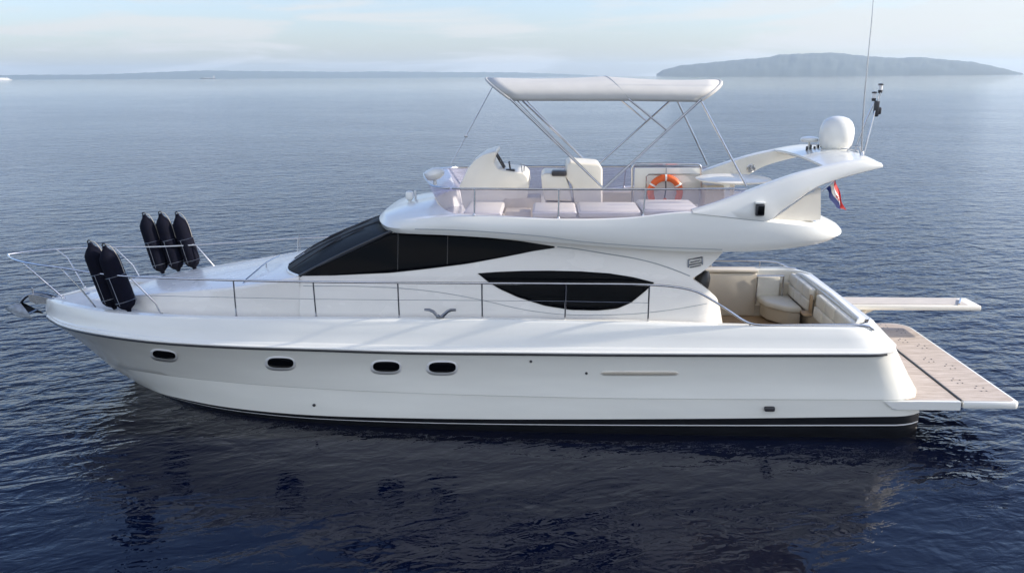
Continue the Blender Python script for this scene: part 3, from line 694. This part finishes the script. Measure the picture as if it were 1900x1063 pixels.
# ---- things on the wing
dm = at(1552, 252, 0)
wz = at(1552, 284, 0).z
g = MB(); g.lathe([(.17, wz - dm.z), (.19, wz - dm.z + .05), (.21, wz - dm.z + .07), (.262, -.17), (.285, -.05), (.290, .04), (.278, .14), (.24, .23), (.18, .29), (.09, .325), (0, .335)], dm, n=40)
g.build('satellite_dome', M['gel'], yacht)
ds = at(1502, 262, .25)
g = MB(); g.lathe([(.02, -.20), (.02, -.02), (.14, -.01), (.16, .03), (.14, .06), (.05, .08), (0, .085)], ds, n=20); g.build('gps_antenna', M['gel'], yacht)
g = MB()
for k in range(6):
    a = at(1497 + k * 7, 278 - (k % 2) * 3, .1 + .05 * k); g.box(a, (.035, .035, .12), .008)
g.tube([at(1520, 260, .1), at(1540, 260, .1)], .02); g.tube([at(1522, 273, .1), at(1541, 274, .1)], .014)
g.box(at(1529, 260, .08), (.16, .05, .035), .01); g.build('air_horn', M['dkmetal'], yacht)
g = MB()
rl = [at(1570, 283, -.5), at(1580, 272, -.5), at(1595, 272, -.6), at(1600, 285, -.6)]
g.tube([at(1498, 284, .5), at(1500, 268, .5), at(1515, 268, .45), at(1517, 284, .45)], .012)
g.tube(rl, .012); g.tube([at(1556, 286, -.3), at(1560, 276, -.3), at(1592, 279, -.4), at(1594, 291, -.4)], .012); g.build('arch_rail', M['steel'], yacht)
# antennas and light mast
an = MB(); an.tube(resample([at(1598, 292, -.95), at(1602, 210, -.95), at(1611, 105, -.95), at(1619, 20, -.95), at(1624, -70, -.95)], 20), [.016 - .010 * i / 19 for i in range(20)], 8)
an.lathe([(.03, 0), (.03, .12), (.018, .14)], at(1598, 297, -.95), n=10); an.build('whip_antenna', M['steel'], yacht)
ms = MB(); ms.tube([at(1583, 288, -.5), at(1608, 220, -.5), at(1622, 190, -.5)], .014); ms.tube([at(1602, 290, -.75), at(1612, 250, -.7), at(1622, 212, -.6), at(1634, 172, -.6)], .014)
mso = ms.build('light_mast', M['steel'], yacht)
for (a, b, r) in ((1634, 163, .036), (1622, 178, .036)):
    g = MB(); c = at(a, b, -.58); g.lathe([(.0, -.09), (r * .9, -.085), (r, -.04)], c, n=14, mi=0); g.lathe([(r * .8, -.04), (r * .8, .04)], c, n=14, mi=1); g.lathe([(r * 1.15, .04), (r * 1.15, .06), (0, .07)], c, n=14, mi=0)
    g.build('mast_light', [M['dkmetal'], M['strap']], mso)
g = MB(); g.box(at(1626, 202, -.58), (.08, .07, .26), .02); g.box(at(1631, 206, -.56), (.06, .08, .12), .02); g.build('mast_bracket', M['dkmetal'], mso)

# ---- flag and staff
stf = MB(); p0 = at(1519, 359, -1.35); p1 = at(1553, 331, -1.35); stf.tube([p0, p1], .014); stf.build('flag_staff', M['steel'], yacht)
fg = MB(); Hh = 16
c0, c1, e0, e1 = at(1533, 350, -1.35), at(1552, 334, -1.35), at(1552, 386, -1.30), at(1568, 389, -1.33)
fr_ = []
for i in range(Hh):
    u = i / (Hh - 1)
    a = c0.lerp(c1, u); b = e0.lerp(e1, u); col = []
    for j in range(18):
        v = j / 17; p = a.lerp(b, v); p.y += .07 * math.sin(u * 7 + v * 3) * (.3 + v); p.x += .015 * math.sin(v * 9 + u * 4); col.append(p)
    fr_.append(col)
for i in range(Hh - 1):
    mi = 2 if i < 5 else (1 if i < 10 else 0)
    fg.grid([fr_[i], fr_[i + 1]], mi)
for (i, j) in ((6, 8), (7, 9), (8, 8), (6, 10), (8, 10), (7, 7)):   # small chequered shield on the white band
    q = [fr_[i][j], fr_[i][j + 1], fr_[i + 1][j + 1], fr_[i + 1][j]]; fg.poly([p + Vector((0, -.006, 0)) for p in q], 0); fg.poly([p + Vector((0, .006, 0)) for p in q], 0)
flag = fg.build('flag', [M['red'], M['fwhite'], M['blue']], None, angle=80)
tag(flag, 'red, white and blue flag hanging limp from the staff under the radar arch', 'flag')

# ---- guard rails (port, mirrored starboard)
def crestY(px): return 0
rail = [(15, 472, 0.0), (17, 477, .22), (38, 485, .52), (75, 492, .75), (120, 498, .92), (170, 506, 1.10), (240, 513, 1.33), (330, 517, 1.56), (430, 520, 1.76), (582, 523, 1.94), (738, 524.5, 2.02), (894, 525.5, 2.05), (1050, 526.5, 2.05), (1205, 528.5, 2.05), (1258, 533, 2.05), (1292, 541, 2.05), (1317, 554, 2.05), (1350, 575, 2.05), (1384, 597, 2.04), (1400, 601.5, 2.03), (1508, 602.5, 2.0), (1600, 603.5, 1.98), (1614, 606, 1.97), (1622, 612, 1.97)]
RP = [at(a, b, -y) for a, b, y in rail]
stan = [((40, 485.5, .53), (60, 503, .55), (118, 553, .36)), ((112, 497, .9), (150, 536, .92), (183, 577, .86)), ((240, 513, 1.33), (288, 562, 1.3), (301, 586, 1.27)),
        ((433, 520, 1.76), None, (439, 590, 1.66)), ((581, 523, 1.94), None, (587, 591, 1.84)), ((738, 524.5, 2.02), None, (741, 593, 1.92)),
        ((894, 525.5, 2.05), None, (895, 594, 1.96)), ((1051, 526.5, 2.05), None, (1048, 596, 1.96)), ((1205, 528.5, 2.05), None, (1202, 600, 1.96))]
def mir(P, s): return P if s > 0 else mirror(P)
for s in (1, -1):
    g = MB(); g.tube(mir(resample(RP, 150), s), .0185, 8)
    ro = g.build('guard_rail', M['steel'], yacht)
    for st in stan:
        P = [at(*q[:2], -q[2]) for q in st if q]
        g = MB(); g.tube(mir(P, s), .0135, 8); b = mir([P[-1]], s)[0]; g.lathe([(.035, -.01), (.035, .008), (.018, .03), (.018, .05)], b, n=10)
        g.build('stanchion', M['steel'], ro)
    for (a, b, y) in ((1391, 607, 2.02), (1508, 608.5, 2.0)):
        g = MB(); p = at(a, b, -y); g.tube(mir([p, p + Vector((0, 0, .06))], s), .012); g.build('stanchion', M['steel'], ro)
    W = [at(*q, -y) for q, y in (((112, 520), .9), ((165, 545), .95), ((250, 548), 1.34), ((436, 552), 1.7), ((584, 555), 1.9), ((739, 556.5), 1.98), ((895, 557.5), 2.0), ((1049, 559), 2.0), ((1203, 562), 2.0))][2:]
    g = MB(); g.tube(mir(W, s), .004, 6); g.build('lifeline', M['steel'], ro)

# cleats: two curved horns on a small foot
def cleat(c, s=1.0, yaw=0):
    g = MB()
    for d in (-1, 1):
        pts = [Vector((d * x, 0, z)) * s for x, z in ((.02, .0), (.05, .03), (.085, .065), (.13, .085), (.19, .088))]
        Mz = Matrix.Rotation(yaw, 3, 'Z'); g.tube([Mz @ p + c for p in pts], [.024 * s, .021 * s, .019 * s, .018 * s, .015 * s], 8)
    g.box(c, (.10 * s, .05 * s, .02 * s), .006); return g.build('cleat', M['anchor'], yacht)
cl = surf(817, 592, DB, 0) or at(817, 592, -1.96)
cleat(Vector((cl.x, -1.99, cl.z + .035)), 1.35); cleat(Vector((cl.x, 1.99, cl.z + .035)), 1.35)
bc = at(152, 561, .05) + Vector((0, 0, .05)); cleat(bc, .7, R(15)); cleat(at(200, 546, .55), .7, R(-20))
g = MB(); wl_ = at(166, 556, 0); g.lathe([(.09, -.06), (.09, .02), (.06, .05), (.065, .12), (.03, .14), (0, .14)], wl_, n=18); g.build('windlass', M['steel'], yacht)
g = MB(); hp = [at(448, 531, -1.22), at(456, 522, -1.05), at(494, 490, -.2), at(519, 474, .35)]
for p in hp[1:3]: p.z += .03
g.tube(hp, .012); g.tube([hp[1], hp[1] - Vector((0, 0, .12))], .01); g.tube([hp[2], hp[2] - Vector((0, 0, .12))], .01); g.build('foredeck_handrail', M['steel'], yacht)
g = MB(); a = at(557, 462, 1.4); g.tube([a, a + Vector((0, 0, .32))], .008); g.build('jackstaff', M['steel'], yacht)

# ---- bow roller and anchor
g = MB(); rb0 = at(112, 552, 0); rb1 = at(60, 547, 0)
for y in (-.09, .09):
    P = [Vector((rb0.x, y, rb0.z - .02)), Vector((rb0.x, y, rb0.z - .10)), Vector((rb1.x + .1, y, rb1.z - .16)), Vector((rb1.x - .02, y, rb1.z - .1)), Vector((rb1.x - .02, y, rb1.z + .04)), Vector((rb1.x + .15, y, rb1.z + .02))]
    Q = [p + Vector((0, .02, 0)) for p in P]; g.poly(P); g.poly(Q); g.grid([P + [P[0]], Q + [Q[0]]])
g.lathe([(.05, -.08), (.035, 0), (.05, .08)], (rb1.x + .06, 0, rb1.z - .06), axis=(0, 1, 0), n=14)
g.tube([Vector((rb1.x + .02, 0, rb1.z + .0)), Vector((rb1.x + .02, 0, rb1.z + .14))], .018)
g.build('bow_roller', M['steel'], yacht)
an_root = Vector((rb1.x, 0, rb1.z))
ac = MB(); sh_ = resample([at(95, 551, 0), at(70, 545, 0), at(52, 548, 0), at(42, 556, 0), at(36, 567, 0)], 16)
ac.tube(sh_, [.022 + .012 * i / 15 for i in range(16)], 8)
pt0 = at(9, 571, 0); mid0 = at(38, 566, 0); bk0 = at(70, 586, 0)
for s in (1, -1):
    tri = [pt0, Vector((lerp(mid0.x, bk0.x, .1), -.03 * s, mid0.z + .05)), Vector((bk0.x, -.17 * s, bk0.z + .02)), Vector((lerp(pt0.x, bk0.x, .5), -.15 * s, lerp(pt0.z, bk0.z, .5) - .02))]
    low = [p - Vector((0, 0, .025)) for p in tri]; ac.poly(tri); ac.poly(low); ac.grid([tri + [tri[0]], low + [low[0]]])
ac.tube([Vector((bk0.x - .1, -.12, bk0.z + .08)), Vector((bk0.x - .1, .12, bk0.z + .08))], .02)
for v in range(len(ac.v)): ac.v[v] = tuple(Vector(ac.v[v]) - an_root)
anc = ac.build('anchor', M['anchor'], None); anc.location = an_root
tag(anc, 'grey steel plough anchor hanging from the bow roller at the tip of the yacht', 'anchor')

# ---- flybridge: acrylic screen, rail, furniture
AC_t = [(786, 322, 0), (787, 328, .5), (793, 337, 1.0), (806, 346, 1.38), (845, 350.5, 1.58), (900, 351, 1.64), (1036, 352, 1.66), (1196, 352, 1.66), (1300, 351, 1.64), (1385, 351, 1.60)]
AC_b = [(808, 366, 0), (811, 372, .5), (818, 381, .95), (832, 391, 1.28), (850, 397, 1.47), (905, 399, 1.58), (1040, 406, 1.64), (1196, 402, 1.64), (1290, 391, 1.64), (1375, 363, 1.62)]
at_, ab_ = bycol(AC_t, 80), bycol(AC_b, 80)
for p in ab_: p.z -= .015
scr = MB()
for s in (1, -1): scr.grid([mir(at_, s), mir([a.lerp(b, .5) for a, b in zip(at_, ab_)], s), mir(ab_, s)])
so = scr.build('tinted_windscreen', M['acrylic'], yacht)
g = MB(); frn = at_[:34]; g.tube(list(reversed(mirror(frn))) + frn[1:], .016, 8); g.build('windscreen_trim', M['steel'], so)
for s in (1, -1):
    g = MB(); g.tube(mir([p + Vector((0, 0, .004)) for p in at_[34:]], s), .016, 8); fro = g.build('flybridge_rail', M['steel'], yacht)
    for (a, b, a2, b2) in ((881, 350, 880, 399), (1037, 352, 1036, 406), (1198, 353, 1193, 401)):
        t_, b_ = at(a, b, -1.67), at(a2, b2, -1.68); h = MB(); h.tube(mir([t_, b_], s), .014, 8); h.lathe([(.028, -.01), (.028, .01), (.016, .03)], mir([b_], s)[0], n=10); h.build('stanchion', M['steel'], fro)
# white dome added for the glare on the curved front screen
dc = at(805, 323, 0)
g = MB(); g.lathe([(0, -.115), (.10, -.10), (.17, -.06), (.20, 0), (.18, .05), (.12, .09), (0, .11)], dc, axis=(-.25, 0, 1), n=28); g.tube([dc, dc - Vector((-.02, 0, .2))], .03); g.build('screen_glare_dome', M['gel'], so)

def side_profile(name, pts, y0, y1, m, r=.03, parent=yacht, yref=None):
    """solid with a traced side outline, between y0 (near) and y1 (far)"""
    yr = y0 if yref is None else yref
    P = [at(a, b, yr) for a, b in pts]; bm = bmesh.new()
    f = bm.faces.new([bm.verts.new((p.x, y0, p.z)) for p in P]); g_ = bmesh.ops.extrude_face_region(bm, geom=[f])
    for v in g_['geom']:
        if isinstance(v, bmesh.types.BMVert): v.co.y = y1
    bmesh.ops.recalc_face_normals(bm, faces=bm.faces[:])
    if r: bmesh.ops.bevel(bm, geom=[e for e in bm.edges if e.calc_face_angle(0) > .35], offset=r, segments=3, affect='EDGES', profile=.5)
    bm.verts.index_update(); g2 = MB(); g2.add([v.co.copy() for v in bm.verts], [[v.index for v in q_.verts] for q_ in bm.faces]); bm.free()
    return g2.build(name, m, parent, angle=42)
hc = side_profile('helm_console', [(852, 345), (860, 330), (868, 312), (880, 298), (895, 288), (918, 281), (921, 285), (915, 302), (924, 315), (950, 319), (972, 322), (980, 330), (981, 348), (978, 368), (935, 372), (932, 420), (880, 420), (858, 380)], -.25, .95, M['cream'], .022)
g = MB(); g.tube([at(908, 292, -.05), at(918, 306, -.05)], .02); wc_ = at(929, 299, .2)
ax = Vector((.85, 0, .5)).normalized(); u = ax.orthogonal().normalized(); w_ = ax.cross(u)
g.tube([wc_ + (u * math.cos(t) + w_ * math.sin(t)) * .19 for t in [2 * math.pi * i / 24 for i in range(24)]], .014, 6, closed=True)
for i in range(3): t = 2 * math.pi * i / 3; g.tube([wc_, wc_ + (u * math.cos(t) + w_ * math.sin(t)) * .19], .01)
g.build('steering_wheel', M['dkmetal'], hc)
g = MB(); tb = at(947, 320, -.1); g.box(tb + Vector((0, 0, .03)), (.16, .12, .06), .015)
for dy in (-.04, .04): g.tube([tb + Vector((.0, dy, .05)), tb + Vector((-.02, dy, .17))], .012); g.lathe([(.0, -.02), (.02, 0), (0, .02)], tb + Vector((-.02, dy, .18)), n=8)
g.build('throttle_levers', M['dkmetal'], hc)
g = MB(); g.tube([at(969, 322, -.15), at(967, 303, -.15)], .009); g.tube([at(972, 322, .1), at(973, 306, .1)], .009); g.build('console_handrail', M['steel'], hc)
hs = side_profile('helm_seat', [(1004, 327), (1010, 322), (1050, 324), (1052, 336), (1056, 345), (1062, 374), (1010, 372), (1006, 350)], -.2, .7, M['cream'], .03)
side_profile('seat_backrest', [(1052, 306), (1058, 300), (1072, 303), (1112, 306), (1118, 312), (1118, 378), (1066, 378), (1062, 345), (1050, 330)], -.22, .75, M['cream'], .035, hs)
g = MB(); g.box(at(1037, 321, -.1), (.26, .3, .09), .03); g.build('folded_cover', M['dkmetal'], hs)
g = MB(); g.box((at(1040, 350, .2).x, .25, 3.35), (.55, .7, .42), .04); g.build('seat_base', M['cream'], hs)
# settee and sunpads along the port side
def pad(px0, px1, py, y0, y1, dz=.12, name='sunpad_cushion', m='pad'):
    a = at(px0, py, y0); b = at(px1, py, y0); z = a.z
    c = MB(); c.slab([Vector((a.x, y0, z)), Vector((b.x, y0, z)), Vector((b.x, y1, z)), Vector((a.x, y1, z))], dz, .04); o_ = c.build(name, M[m], yacht, angle=50)
    q_ = [(a.x + .012, y0 + .004), (b.x - .012, y0 + .004), (b.x - .004, y0 + .012), (b.x - .004, y1 - .012), (b.x - .012, y1 - .004), (a.x + .012, y1 - .004), (a.x + .004, y1 - .012), (a.x + .004, y0 + .012)]
    c = MB(); c.tube([Vector((u_, v_, z - .04)) for u_, v_ in q_], .009, 6, closed=True); c.build('piping', M['strap'], o_); return o_
pad(988, 1070, 391, -1.45, -.55); pad(1074, 1190, 391, -1.45, -.5); pad(1194, 1300, 388, -1.45, -.4)
g = MB(); a = at(988, 391, -1.45); b = at(1300, 391, -1.45); g.box(((a.x + b.x) / 2, -.95, (FZ + a.z - .13) / 2), (b.x - a.x, .9, a.z - .13 - FZ), .02); g.build('settee_base', M['cream'], yacht)
pad(860, 930, 393, -1.35, .6, .12, 'bow_seat_cushion'); g = MB(); a = at(860, 400, -1.3); b = at(930, 400, -1.3); g.box(((a.x + b.x) / 2, -.35, FZ + .1), (b.x - a.x, 1.8, .2), .02); g.build('bow_seat_base', M['cream'], yacht)
g = MB(); a = at(934, 366, -.2); b = at(1004, 366, -.2); g.box(((a.x + b.x) / 2, .0, (a.z + FZ) / 2), (b.x - a.x, .5, a.z - FZ), .02); g.build('storage_locker', M['beige'], yacht)
g = MB(); a = at(938, 389, -.6); b = at(985, 389, -.6); g.box(((a.x + b.x) / 2, -.6, (a.z + FZ) / 2), (b.x - a.x, .4, max(.1, a.z - FZ)), .02); g.build('companion_step', M['beige'], yacht)
g = MB(); a = at(1120, 356, 1.35); b = at(1172, 356, 1.35); g.box(((a.x + b.x) / 2 + .3, 1.42, (a.z + FZ) / 2), (b.x - a.x + 1.4, .2, a.z - FZ), .04); g.build('starboard_settee_back', M['beige'], yacht)
side_profile('wet_bar', [(1310, 345), (1345, 345), (1345, 395), (1306, 395)], .35, 1.0, M['beige'], .03)
# round table
tc_ = at(1360, 330, .15)
g = MB(); g.lathe([(0, 0), (.62, 0), (.66, -.015), (.66, -.03), (.60, -.05), (.1, -.06), (.04, -.10), (.04, FZ - tc_.z + .02), (.16, FZ - tc_.z)], tc_, n=36); g.build('flybridge_table', M['cream'], yacht)
# stair guard with white panel
yf = .72; f0, f1, f2, f3 = at(1173, 385, yf), at(1173, 304, yf), at(1301, 304, yf), at(1303, 385, yf)
g = MB(); g.tube(resample([f0, f1 + Vector((0, 0, -.06)), f1 + Vector((.05, 0, 0)), f2 + Vector((-.05, 0, 0)), f2 + Vector((0, 0, -.06)), f3], 60, False), .02, 8)
mm = (f1 + f2) / 2; g.tube([mm, mm - Vector((0, 0, .3))], .012)
g.tube([at(1198, 385, yf), at(1199, 328, yf), at(1204, 324, yf), at(1300, 324, yf)], .012); sgo = g.build('stair_guard', M['steel'], yacht)
g = MB(); c_ = (at(1176, 308, yf + .04) + at(1299, 383, yf + .04)) / 2; d_ = at(1299, 308, yf + .04) - at(1176, 308, yf + .04); g.box((c_.x, yf + .05, c_.z), (d_.x, .02, .68), .008); g.build('guard_panel', M['gel'], sgo)

# ---- lifebuoy (own thing): orange horseshoe ring with pale bands and grab rope
lb = at(1234, 357, yf - .10)
g = MB(); RB, rt = .27, .062
def ringpt(a, r=RB): return Vector((r * math.sin(a), 0, r * math.cos(a)))
angs = [R(-128 + 256 * i / 40) for i in range(41)]
g.tube([ringpt(a) for a in angs], [rt * (.55 if i in (0, 40) else .85 if i in (1, 39) else 1) for i in range(41)], 14, 0)
for c in (-75, -12, 12, 75):
    g.tube([ringpt(R(c + d)) for d in (-4, 0, 4)], rt * 1.06, 14, 1, caps=False)
lbo = empty('lifebuoy', lb); tag(lbo, 'orange horseshoe lifebuoy hung on the steel guard frame of the flybridge', 'lifebuoy')
g.build('buoy_ring', [M['orange'], M['orange']], lbo)
for c in (-60, 0, 60): g = MB(); g.tube([ringpt(R(c + d)) for d in (-3.5, 0, 3.5)], rt * 1.07, 14, 0, caps=False); g.build('reflective_band', M['strap'], lbo)
g = MB(); g.tube([Vector((0, 0, .27)), Vector((.01, -.02, .05)), Vector((-.01, -.02, -.12))], .012); g.build('buoy_strap', M['dkmetal'], lbo)
g = MB(); g.lathe([(0, -.30), (.055, -.28), (.06, -.2), (.03, -.12), (.01, -.10)], (0, -.02, 0), n=14); g.build('buoy_light', M['orange'], lbo)

# ---- bimini
bim = empty('bimini'); bim.parent = yacht
BY = 1.30
hN = at(1120, 350, -1.45)
def bow_curve(side_px, crest_px_, e=2.6, n=41):
    a = at(side_px[0], side_px[1], -BY); c = at(crest_px_[0], crest_px_[1], 0); out = []
    for i in range(n):
        th = -math.pi / 2 + math.pi * i / (n - 1); sy = math.sin(th); y = math.copysign(abs(sy) ** .75, sy); k = 1 - math.cos(th) ** .8 if abs(sy) < 1 else 1
        out.append(Vector((lerp(c.x, a.x, k), BY * y, lerp(c.z, a.z, k))))
    return out
bf = bow_curve((947, 184), (906, 146)); bmid = bow_curve((1166, 184), (1122, 144)); br = bow_curve((1300, 186), (1325, 150))
cv = MB(); cr_ = []
ks = [(bf, bmid, t / 10) for t in range(10)] + [(bmid, br, t / 8) for t in range(9)]
for (A, B_, t) in ks:
    sag = .035 * math.sin(math.pi * t)
    cr_.append([a.lerp(b, t) + Vector((0, 0, .018 - sag * (1 - abs(a.y / BY)))) + Vector((0, (-1 if a.y < 0 else 1) * .012, 0)) for a, b in zip(A, B_)])
cv.grid(cr_)
for s in (0, -1):
    lo_ = [r[s] - Vector((0, 0, .05)) for r in cr_]; cv.grid([[r[s] for r in cr_], lo_])
cvo = cv.build('bimini_canopy', M['canvas'], bim, thick=.008, angle=60)
g = MB(); g.tube([p + Vector((-.01, 0, 0)) for p in bf], .022, 8); g.tube([p + Vector((.01, 0, 0)) for p in br], .03, 8); g.build('canopy_pocket', M['canvas'], cvo)
g = MB(); g.tube([p + Vector((0, 0, .012)) for p in bmid], .014, 8); g.build('canopy_seam', M['shadowgroove'], cvo)
for s in (1, -1):
    H = hN if s > 0 else mirror([hN])[0]
    def S_(p): return p if s > 0 else mirror([p])[0]
    g = MB(); g.tube([H, S_(bf[0])], .018); g.build('bimini_leg', M['steel'], bim)
    g = MB(); g.tube([H, S_(br[0])], .018); g.build('bimini_leg', M['steel'], bim)
    j = hN.lerp(br[0], .66); g = MB(); g.tube([S_(j), S_(bmid[0])], .015); g.build('bimini_leg', M['steel'], bim)
    b0_ = at(1385, 346, -1.60); g = MB(); g.tube([S_(b0_), S_(br[0])], .017); g.build('bimini_leg', M['steel'], bim)
    g = MB(); fz = hN.lerp(bf[0], .98); g.tube([S_(hN.lerp(bf[0], .05)), S_(bf[0] + Vector((.08, .05, 0)))], .009); g.build('bimini_strut', M['steel'], bim)
fs = [at(912, 162, -.55), at(858, 262, -.9), at(836, 305, -1.1)]
fs = [bf[8], bf[8].lerp(at(838, 318, .9), .62), at(838, 318, .9)]
fs = [bf[28], bf[28].lerp(at(836, 306, .9), .65), at(836, 306, .9)]
g = MB(); g.tube(fs, .010); g.box(fs[1], (.07, .03, .05), .01); g.build('bimini_strap', M['steel'], bim)
g = MB(); g.tube(mirror(fs), .006);
# ---- searchlight on the nose
g = MB(); sp_ = at(760, 365, 0); g.box(sp_ + Vector((0, 0, .02)), (.14, .14, .16), .04); g.tube([sp_ - Vector((0, 0, .14)), sp_], .035); g.build('searchlight', M['gel'], yacht)
g = MB(); a = at(771, 366, .1); g.tube([a - Vector((0, 0, .08)), a + Vector((0, 0, .12))], .02); g.build('nose_light', M['gel'], yacht)
# small cover in the side door opening
g = MB(); q = at(1304, 516, -1.1)
g.lathe([(0, .14), (.07, .13), (.12, .04), (.14, -.10), (.13, -.2), (0, -.22)], q, axis=(.25, 0, 1), n=18)
cvr = g.build('black_bag', M['window_frame'], None); tag(cvr, 'shiny black bag standing beside the saloon door at the aft end of the deckhouse', 'bag')

# ---- fenders in racks: each a thing
def fender(ptop, pbot, Yt, Yb, r, label, bands):
    T, B = at(*ptop, Yt), at(*pbot, Yb); L = (T - B).length; ax = (T - B).normalized()
    root = empty('fender', B); root.rotation_mode = 'QUATERNION'; root.rotation_quaternion = Vector((0, 0, 1)).rotation_difference(ax)
    tag(root, label, 'fender', 'navy fenders in racks on the bow rails')
    g = MB(); g.lathe([(.0, .0), (.03, .005), (.045, .05), (r * .72, .10), (r * .97, .17), (r, .24), (r * 1.02, L * .5), (r, L - .27), (r * .94, L - .20), (r * .62, L - .12), (.05, L - .06), (.035, L - .01), (0, L)], (0, 0, 0), n=28); g.build('fender_body', M['fender'], root)
    g = MB(); g.tube([Vector((.03 * math.cos(t), 0, L + .01 + .03 * math.sin(t))) for t in [2 * math.pi * i / 12 for i in range(12)]], .012, 6, closed=True); g.build('fender_eye', M['rubber'], root)
    k = MB(); k.tube(resample([Vector((0, 0, L + .03)), Vector((r * .7, -.03, L - .02)), Vector((r * 1.12, -.03, L * .8)), Vector((r * 1.1, -.02, L * .56))], 12), .006, 6); k.build('fender_rope', M['rope'], root)
    for hgt in bands:
        k = MB(); k.tube([Vector((r * 1.04 * math.cos(t), r * 1.04 * math.sin(t), L * hgt)) for t in [2 * math.pi * i / 24 for i in range(24)]], .006, 6, closed=True); k.build('rack_hoop', M['anchor'], root)
    k = MB()
    for a in (40, 140, 260): k.tube([Vector((r * 1.05 * math.cos(R(a)), r * 1.05 * math.sin(R(a)), L * .13)), Vector((r * 1.05 * math.cos(R(a)), r * 1.05 * math.sin(R(a)), L * bands[-1]))], .005, 6)
    k.build('rack_rod', M['anchor'], root)
    return root
fender((166, 450), (214, 574), -1.02, -1.02, .165, 'navy fender leaning in the near bow rail rack, the one closer to the bow tip', (.17, .55))
fender((193, 456), (241, 579), -1.14, -1.16, .165, 'navy fender in the near bow rail rack with a white scuff on its shoulder', (.17, .55))
fender((267, 398), (303, 508), 1.30, 1.28, .155, 'navy fender on the far rail, foremost of the row of three', (.17, .55))
fender((297, 396), (332, 504), 1.36, 1.34, .155, 'navy fender on the far rail, middle one of the row of three', (.17, .55))
fender((328, 397), (362, 500), 1.42, 1.40, .155, 'navy fender on the far rail, nearest of its row of three to the windshield', (.17, .55))

# ------------------------------------------------------------------ far land, ships
def ridge(name, D, px0, px1, ytop, base, depth, col, label, seed):
    """land mass at distance D; ytop: list of (px, py) of the skyline"""
    n = 260; NR = 15; rows = [[] for _ in range(NR)]; b = CAM.xy
    for i in range(n):
        px = lerp(px0, px1, i / (n - 1)); d = ray(px, 141); d = Vector((d.x, d.y, 0)).normalized()
        sky_ = ray(px, interp(ytop, px) + .35 * math.sin(px * .21 + seed) + .25 * math.sin(px * .53)); h = max(0, CAM.z + sky_.z / math.hypot(sky_.x, sky_.y) * D)
        for j in range(NR):
            v = j / (NR - 1); pr_v = (min(1, v / .72)) ** .75 if v < .72 else max(0, 1 - (v - .72) / .28)
            q = noise.fractal(Vector((px * .035, v * 3.5, seed)), .9, 2.1, 5)
            dist = D + depth * (v - .72); z = h * pr_v * (1 + .42 * q * (1 - pr_v)) * (1 if v != .72 else 1) - (2 if j in (0, NR - 1) else 0)
            rows[j].append(Vector((b.x + d.x * dist, b.y + d.y * dist, max(z, -2))))
    g = MB(); g.grid(rows); o = g.build(name, mat(name + '_vegetation', col, .9, bump=0), None, angle=80)
    tag(o, label, 'hill', kind='structure'); return o
ridge('island', 9000, 1218, 1898, [(1218, 137.5), (1228, 131), (1260, 122), (1310, 117), (1380, 110), (1420, 107), (1440, 102), (1500, 99), (1545, 98), (1600, 104), (1660, 108), (1700, 106), (1740, 110), (1800, 115), (1840, 123), (1875, 131), (1898, 137.2)], 137, 1500, (.045, .06, .055), 'blue hazy island with a long low ridge on the horizon', 3)
ridge('distant_coast', 14500, -60, 1110, [(-60, 141), (60, 139), (150, 139), (200, 138), (300, 134), (380, 131), (450, 132), (560, 133), (640, 134), (700, 133), (800, 134), (950, 134.5), (1050, 138), (1110, 141)], 145, 1500, (.05, .07, .05), 'faint low coast far behind the open sea', 5)
for (px, D, L, name, label, cols) in ((385, 6500, 110, 'cargo_ship', 'tiny dark cargo ship on the horizon above the fenders', ((.12, .13, .15), (.5, .5, .5))), (6, 5200, 75, 'ferry', 'tiny white ferry at the left end of the horizon', ((.75, .75, .75), (.8, .8, .8)))):
    d = ray(px, 141); d = Vector((d.x, d.y, 0)).normalized(); c = Vector((CAM.x + d.x * D, CAM.y + d.y * D, 0)); root = empty(name, c); root.rotation_euler = (0, 0, math.atan2(-d.x, d.y))
    tag(root, label, 'ship')
    m1 = mat(name + '_paint', cols[0], .5); m2 = mat(name + '_upperworks', cols[1], .5)
    g = MB(); hw = L * .08
    g.slab([Vector((-L/2, 0, L*.06)), Vector((-L*.38, -hw, L*.055)), Vector((L/2, -hw, L*.05)), Vector((L/2, hw, L*.05)), Vector((-L*.38, hw, L*.055))], L * .07); g.build('ship_hull', m1, root)
    g = MB(); 
    if name == 'ferry': g.box((0, 0, L*.09), (L*.7, hw*1.7, L*.08)); g.box((-.1*L, 0, L*.15), (L*.4, hw*1.4, L*.04)); g.box((.2*L, 0, L*.18), (L*.06, hw*.6, L*.08))
    else: g.box((L*.38, 0, L*.11), (L*.12, hw*1.6, L*.12)); g.box((L*.40, 0, L*.19), (L*.04, hw*.6, L*.05)); g.box((-L*.05, 0, L*.065), (L*.5, hw*1.3, L*.03))
    g.build('ship_superstructure', m2, root)

# ------------------------------------------------------------------ haze
HZ = True
if HZ:
    g = MB(); g.box((0, 0, 134), (36400, 36400, 272)); hz = g.build('haze', None, None, smooth=False)
    m = bpy.data.materials.new('haze_air'); m.use_nodes = True; nt = m.node_tree; nt.nodes.clear()
    o = nt.nodes.new('ShaderNodeOutputMaterial'); v = nt.nodes.new('ShaderNodeVolumePrincipled'); v.inputs['Color'].default_value = (.68, .85, 1.0, 1); v.inputs['Density'].default_value = 0.75e-4; v.inputs['Anisotropy'].default_value = .2
    nt.links.new(v.outputs[0], o.inputs['Volume']); hz.data.materials.clear(); hz.data.materials.append(m)
    tag(hz, 'thin pale sea haze softening the horizon', 'haze', kind='stuff')
